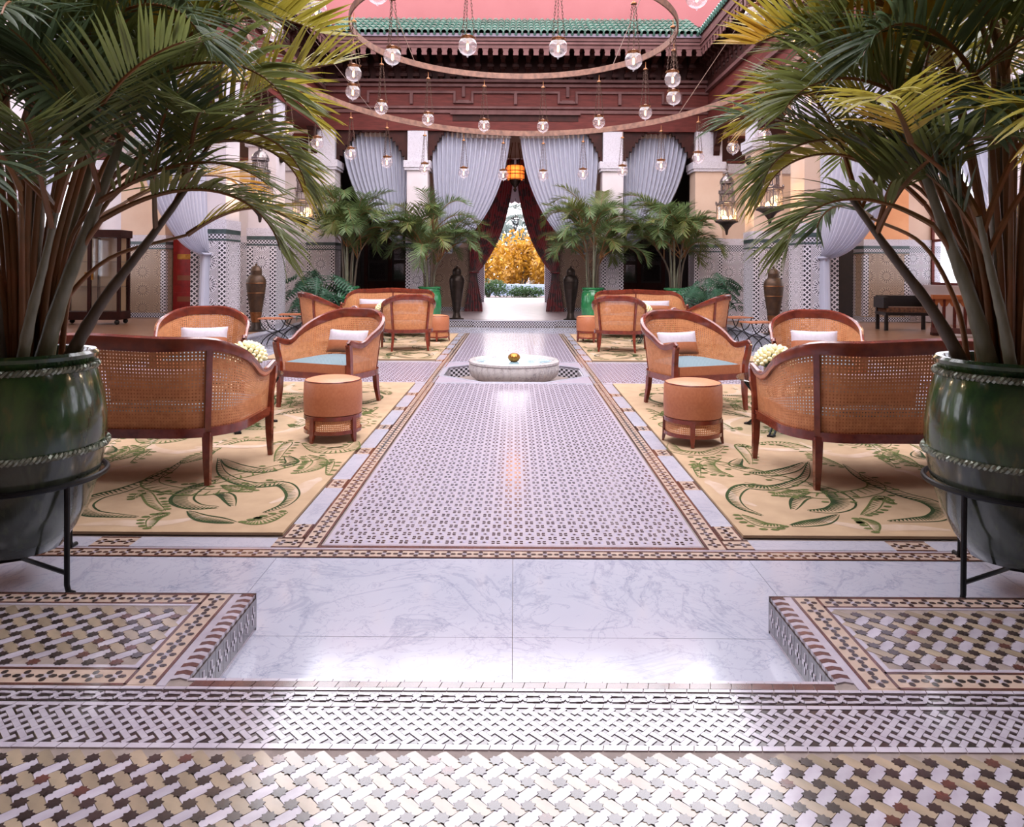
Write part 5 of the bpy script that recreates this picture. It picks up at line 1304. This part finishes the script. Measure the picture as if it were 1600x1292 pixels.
def areca(name, label, loc, stems, fronds, leafs, seed, group=None):
    t = thing(name, label, 'palm', loc, 0, group)
    for pts, r0, r1_, g in stems:
        c = bez(pts, 6); n = len(c)
        rs = [(r0 + (r1_ - r0) * i / (n - 1)) * (1.10 if i % 4 == 0 else 1) for i in range(n)]
        MB().tube(c, rs if g < 2 else [r0 + (r1_ - r0) * i / (n - 1) for i in range(n)], 10).build('stem' if g < 2 else 'leaf_stalk', (CANEST, CANESTG, PETIOLE)[g], t)
    for i, f in enumerate(fronds):
        base, az, el, L, dr, mi = f[:6]; kw = f[6] if len(f) > 6 else {}
        o = frond(base, math.radians(az), math.radians(el), L, math.radians(dr), seed=seed * 100 + i, **kw).build('frond', [leafs[mi], PETIOLE], t, ang=60)
    return t
def big_palm(sx, label, x, y, seed):
    r = random.Random(seed); st = []; fr = []
    mx = lambda v: (v[0] * sx, v[1], v[2])                    # written for the right palm; the left one is its mirror
    az_ = lambda a: a if sx > 0 else 180 - a
    stems = [((-.10, -.05), (-.42, -.06, .92), .034, 1), ((.02, -.12), (.05, -.15, 1.05), .036, 0), ((-.04, .08), (-.2, .2, 1.2), .032, 1), ((.10, .02), (.35, .0, 1.1), .036, 0), ((.0, .0), (-.02, .05, 1.35), .036, 0),
             ((-.15, .03), (-.55, .12, .75), .028, 0), ((.12, -.1), (.3, -.25, .8), .03, 0), ((.05, .14), (.2, .4, 1.2), .03, 0), ((-.08, -.14), (-.28, -.18, .62), .024, 1), ((.15, .1), (.5, .15, .9), .026, 0)]
    tops = []
    for (bx0, by0), (dx, dy, h), rad, g in stems:
        pts = [mx((bx0, by0, -.02)), mx((bx0 + dx * .25, by0 + dy * .25, h * .33)), mx((bx0 + dx * .55, by0 + dy * .55, h * .66)), mx((bx0 + dx * .85, by0 + dy * .85, h))]
        st.append((pts, rad * 1.02, rad * .42, g)); tops.append((pts[2], pts[3]))
    for k in range(11):                                       # thin leaf stalks rising between the stems
        a = r.uniform(0, 6.28); q = r.uniform(.03, .16); sp = r.uniform(.25, .75); h = r.uniform(.55, 1.15)
        pts = [(q * math.cos(a), q * math.sin(a), -.01), ((q + sp * .12) * math.cos(a), (q + sp * .12) * math.sin(a), h * .4), ((q + sp * .45) * math.cos(a), (q + sp * .45) * math.sin(a), h * .8), ((q + sp) * math.cos(a), (q + sp) * math.sin(a), h)]
        st.append((pts, .013, .007, 2))
        fr.append((pts[-1], math.degrees(a) + r.uniform(-20, 20), r.uniform(20, 50), r.uniform(.55, .8), r.uniform(60, 120), r.choice((0, 1, 2)), dict(nl=28, ll=.32, wl=.015, start=.08, lift=.15, hang_=r.uniform(.3, .7))))
    # leaves from each crown, some already from half way up the stem
    for k, (lo_, tp) in enumerate(tops):
        for j in range(4):
            b_ = tuple(Vector(lo_).lerp(Vector(tp), r.choice((.3, .7, 1., 1.))))
            out = math.degrees(math.atan2(tp[1], tp[0])); az = out + r.uniform(-150, 150)
            L = r.uniform(.85, 1.3)
            if -125 < az % 360 - 360 < -55 or 235 < az % 360 < 305: L *= .72        # short ones towards the viewer
            fr.append((b_, az, r.uniform(46, 82), L * .88, r.uniform(45, 110), r.choice((0, 0, 1, 2) if j else (0, 1, 0)), dict(nl=34, ll=r.uniform(.32, .44), lift=r.uniform(.05, .35), hang_=r.uniform(.04, .34), wl=.0155, start=.3, twist=r.uniform(-.5, .5))))
    # leaves that stand out in the photograph
    A_ = dict(nl=38, wl=.018, start=.26)
    fr += [(mx((-.30, -.05, .95)), az_(176), 52, 1.05, 125, 0, dict(A_, ll=.44, hang_=.55, lift=.45)),
           (mx((-.25, .0, 1.20)), az_(178), 60, 1.10, 90, 2, dict(A_, ll=.50, hang_=.10, lift=.7)),
           (mx((-.32, .08, 1.15)), az_(172), 48, 1.08, 85, 2, dict(A_, ll=.42, hang_=.10, lift=.6)),
           (mx((-.35, .05, .80)), az_(170), 42, 1.05, 135, 0, dict(A_, ll=.40, hang_=.8, lift=.3)),
           (mx((-.20, -.15, 1.10)), az_(196), 56, 1.0, 140, 1, dict(A_, ll=.42, hang_=.7, lift=.35)),
           (mx((-.38, -.1, .60)), az_(182), 30, .95, 120, 0, dict(A_, ll=.36, hang_=.6, lift=.25)),
           (mx((-.30, .1, .70)), az_(160), 50, 1.1, 140, 2, dict(A_, ll=.38, hang_=.7, lift=.3)),
           (mx((-.1, -.1, 1.2)), az_(212), 66, 1.05, 130, 0, dict(A_, ll=.44, hang_=.5, lift=.4)),
           (mx((-.2, .1, 1.35)), az_(165), 70, 1.2, 100, 2, dict(A_, ll=.48, hang_=.2, lift=.5)),
           (mx((-.3, .2, 1.0)), az_(150), 48, 1.1, 115, 2, dict(A_, ll=.40, hang_=.4, lift=.3)),
           (mx((.05, -.1, 1.35)), az_(245), 66, .9, 140, 1, dict(A_, ll=.44, hang_=.8, lift=.2)),
           (mx((.1, -.1, 1.2)), az_(285), 56, .8, 150, 1, dict(A_, ll=.44, hang_=.9, lift=.2)),
           (mx((.2, -.05, 1.3)), az_(310), 60, .9, 150, 1, dict(A_, ll=.46, hang_=.9, lift=.2)),
           (mx((.0, .1, 1.45)), az_(120), 68, 1.35, 90, 0, dict(A_, ll=.44, hang_=.3, lift=.4)),
           (mx((.2, .0, 1.3)), az_(20), 60, 1.2, 110, 1, dict(A_, ll=.42)),
           (mx((-.05, -.1, .95)), az_(225), 40, .8, 130, 1, dict(A_, ll=.38, hang_=.6, lift=.3)),
           (mx((-.15, .1, 1.15)), az_(188), 70, 1.15, 145, 0, dict(A_, ll=.48, hang_=.45, lift=.4)),
           (mx((-.02, .0, 1.40)), az_(195), 80, 1.2, 110, 0, dict(A_, ll=.50, hang_=.3, lift=.5)),
           (mx((-.05, .05, 1.3)), az_(180), 76, 1.1, 70, 0, dict(A_, ll=.50, hang_=.1, lift=.7)),
           (mx((.15, .1, 1.2)), az_(60), 66, 1.3, 110, 0, dict(A_, ll=.46))]
    for f in fr[-20:]:                                        # stalk of each of these leaves, rising from the pot
        bx0, by0, bz0 = f[0]; st.append(([(bx0 * .25, by0 * .25, -.01), (bx0 * .4, by0 * .4, bz0 * .4), (bx0 * .75, by0 * .75, bz0 * .8), (bx0, by0, bz0)], .015, .0095, 2))
    kl = .92 if sx < 0 else .74
    fr = [(f[0], f[1], f[2], f[3] * (kl if math.cos(math.radians(f[1])) * sx < -.3 else 1.), f[4] * .9, f[5], dict(f[6], hang_=f[6].get('hang_', .4) * .7)) for f in fr]
    return areca('areca_palm', label, (x, y, .89), st, fr, [PALM, PALMD, PALMY], seed)
big_palm(-1, 'tall areca palm growing from the green pot at the left edge', -2.06, 3.09, 11)
big_palm(1, 'tall areca palm growing from the green pot at the right edge', 2.055, 3.05, 23)

# ---- smaller palms in bright green pots before the facade
def small_pot(label, x, y):
    t = thing('glazed_pot', label, 'plant pot', (x, y, 0))
    MB().lathe([(.17, 0), (.20, .05), (.255, .30), (.27, .52), (.26, .72), (.235, .84), (.225, .86), (.25, .88), (.255, .915), (.225, .92), (.20, .88)], 36).build('body', GLAZEF, t)
    MB().lathe([(.205, .86), (.21, .87), (.001, .88)], 20).build('soil', SOIL, t); MB().tube([(.242 * math.cos(a), .242 * math.sin(a), .835) for a in [2 * PI * i / 36 for i in range(36)]], .012, 5, closed=True).build('band', GLAZEF, t)
def small_palm(label, x, y, seed, H):
    r = random.Random(seed); st = []; fr = []
    for k in range(7):
        a = k * 2 * PI / 7 + r.uniform(-.3, .3); q = r.uniform(.05, .13); h = H * r.uniform(.35, .72); sp = r.uniform(.08, .34)
        pts = [(q * math.cos(a), q * math.sin(a), -.02), (q * 1.3 * math.cos(a), q * 1.3 * math.sin(a), h * .4), ((q + sp * .5) * math.cos(a), (q + sp * .5) * math.sin(a), h * .75), ((q + sp) * math.cos(a), (q + sp) * math.sin(a), h)]
        st.append((pts, .026, .014, k % 2))
        for j in range(8): fr.append((pts[-1 if j < 5 else -2], math.degrees(a) + r.uniform(-120, 120), r.uniform(40, 86), r.uniform(.85, 1.4), r.uniform(60, 150), r.choice((0, 0, 1)), dict(nl=36, ll=r.uniform(.30, .44), wl=.017, hang_=r.uniform(.08, .4), lift=r.uniform(.05, .35), start=.28)))
    areca('areca_palm', label, (x, y, .87), st, fr, [PALMF, PALM], seed, 'smaller palms before the facade')
for i, (x, y, nm, H) in enumerate([(-3.62, 16.05, 'outer left', 2.3), (-1.86, 16.1, 'inner left', 1.95), (1.72, 16.1, 'inner right', 1.95), (3.5, 16.05, 'outer right', 2.3)]):
    small_pot(f'bright green glazed pot of the {nm} palm before the facade', x, y); small_palm(f'{nm} areca palm in a bright green pot before the white curtains', x, y, 40 + i, H)

# ---- philodendrons with deeply cut leaves
def cut_leaf():
    m = MB(); n = 7; vs_ = []; top = []
    for i in range(n + 1):
        t = i / n; wd = .19 * math.sin(PI * (.18 + .80 * t)) ** .8
        for s in (-1, 1):
            y = .05 + .36 * t
            if i < n:
                m.add([(0, y, .0), (0, y + .040, 0), (s * wd * .5, y + .034, -.012), (s * wd, y + .036, -.05), (s * wd * .98, y + .020, -.052), (s * wd * .5, y + .006, -.014)], [(0, 1, 2, 3, 4, 5) if s < 0 else (5, 4, 3, 2, 1, 0)])
    m.add([(0, .40, 0), (-.03, .42, -.01), (0, .50, -.04), (.03, .42, -.01)], [(0, 3, 2, 1)]); m.add([(-.012, .02, .001), (.012, .02, .001), (.006, .44, .001), (-.006, .44, .001)], [(0, 1, 2, 3)])
    m.tube([(0, .04, 0), (0, -.15, -.14), (0, -.25, -.40)], .006, 4)
    return m.mesh('leaf', MONST)
CUT = cut_leaf()
def philo(label, x, y, seed):
    t = thing('philodendron', label, 'plant', (x, y, 0), 0, 'philodendrons'); r = random.Random(seed)
    for i in range(46):
        a = i * 2.39996; el = r.uniform(.05, 1.35); R_ = r.uniform(.35, .78); d = Vector((math.cos(a), math.sin(a), 0))
        p = (d.x * R_ * math.cos(el) * 1.0, d.y * R_ * math.cos(el) * .65, .55 + R_ * math.sin(el))
        tp_ = r.uniform(.3, 1.0); tip = d * math.cos(tp_) - Vector((0, 0, 1)) * math.sin(tp_); nr = d * math.sin(tp_) + Vector((0, 0, 1)) * math.cos(tp_); xx = tip.cross(nr)
        mt = Matrix((xx, tip, nr)).transposed() @ Matrix.Rotation(r.uniform(-.5, .5), 3, 'Y'); s = r.uniform(.8, 1.2)
        place(CUT, 'leaf', t, p, mt.to_euler(), scale=(s, s, s))
    MB().lathe([(.15, 0), (.17, .04), (.21, .32), (.22, .34), (.20, .35), (.18, .32), (.001, .31)], 20).build('tub', BRONZED, t)
    for k in range(6):
        a = k * 1.05; MB().tube([(.05 * math.cos(a), .05 * math.sin(a), .30), (.15 * math.cos(a), .15 * math.sin(a), .7), (.3 * math.cos(a), .25 * math.sin(a), 1.0)], .014, 5).build('stem', PALMD, t)
philo('dark green philodendron with cut leaves beside the left urn', -4.02, 14.95, 5)
philo('dark green philodendron with cut leaves beside the right urn', 4.02, 14.95, 6)

# ================================================================== GARDEN
gd = struct('ground', 'garden path and lawn beyond the arch'); MB().bx(-30, 30, 30, 120, -.3, .10).build('path', GRASSM, gd, smooth=False)
def shrub(name, label, x, y, z, sz, n, m, seed, leaf=.09):
    t = thing(name, label, 'shrub', (x, y, z)); r = random.Random(seed); b_ = MB(); lobes = [(r.uniform(-.6, .6), r.uniform(-.6, .6), r.uniform(.35, .75), r.uniform(.35, .6)) for _ in range(9)]
    for i in range(n):
        lx, ly, lz, lr = lobes[i % 9]; v = Vector((r.gauss(0, 1), r.gauss(0, 1), r.gauss(0, 1))).normalized() * lr * r.uniform(.75, 1.0)
        c = Vector(((lx + v.x) * sz[0], (ly + v.y) * sz[1], max(.02, (lz + v.z * .9)) * sz[2])); u = Vector((r.uniform(-1, 1), r.uniform(-1, 1), r.uniform(-1, 1))).normalized(); w2 = u.cross(Vector((r.uniform(-1, 1), r.uniform(-1, 1), r.uniform(-1, 1)))).normalized()
        l = leaf * r.uniform(.6, 1.3); b_.add([tuple(c - u * l), tuple(c + w2 * l * .5), tuple(c + u * l), tuple(c - w2 * l * .5)], [(0, 1, 2, 3)])
    b_.build('foliage', m, t, smooth=False, kind='stuff')
    for k in range(4): MB().tube([(0, 0, 0), (lobes[k][0] * sz[0] * .5, lobes[k][1] * sz[1] * .5, sz[2] * .4), (lobes[k][0] * sz[0], lobes[k][1] * sz[1], sz[2] * lobes[k][2])], [.05, .035, .015], 5).build('branch', CANEST, t)
shrub('yellow_shrub', 'golden yellow leafed shrub seen through the doorway, at its left', -1.9, 38, .1, (2.2, 1.5, 2.6), 4200, YELLOWL, 1, .13)
shrub('yellow_shrub', 'golden yellow leafed shrub filling the middle of the doorway view', .35, 40, .1, (2.2, 1.5, 2.9), 4200, YELLOWL, 2, .13)
shrub('yellow_shrub', 'golden yellow leafed shrub seen through the doorway, at its right', 2.4, 37, .1, (2.0, 1.5, 2.4), 4200, YELLOWL, 3, .13)
shrub('clipped_hedge', 'rounded green bush at the left of the garden doorway', -1.1, 31.5, .1, (.8, .6, .75), 1800, HEDGEL, 4, .05)
shrub('clipped_hedge', 'low green hedge across the foot of the garden doorway', .4, 31.8, .1, (1.2, .4, .42), 1800, HEDGEL, 5, .05)
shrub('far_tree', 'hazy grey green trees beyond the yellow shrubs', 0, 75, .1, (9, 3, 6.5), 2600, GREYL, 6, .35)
pw = thing('garden_pool', 'pale blue raised pool behind the low hedge', 'pool', (.1, 34.5, .1)); MB().bx(-1.9, 1.9, -.7, .7, 0, .5).build('wall', mat('pool_wall', C(140, 152, 178), .6), pw, smooth=False); MB().bx(-1.8, 1.8, -.6, .6, .5, .51).build('water', POOLW, pw, smooth=False)
r = random.Random(9); dp = []
for k in range(22): dp.append(((0, 0, 4.6), k * 360 / 22 + r.uniform(-8, 8), r.uniform(15, 75), r.uniform(2.2, 2.8), r.uniform(60, 110), 0, dict(nl=26, ll=.55, wl=.06, hang_=.2)))
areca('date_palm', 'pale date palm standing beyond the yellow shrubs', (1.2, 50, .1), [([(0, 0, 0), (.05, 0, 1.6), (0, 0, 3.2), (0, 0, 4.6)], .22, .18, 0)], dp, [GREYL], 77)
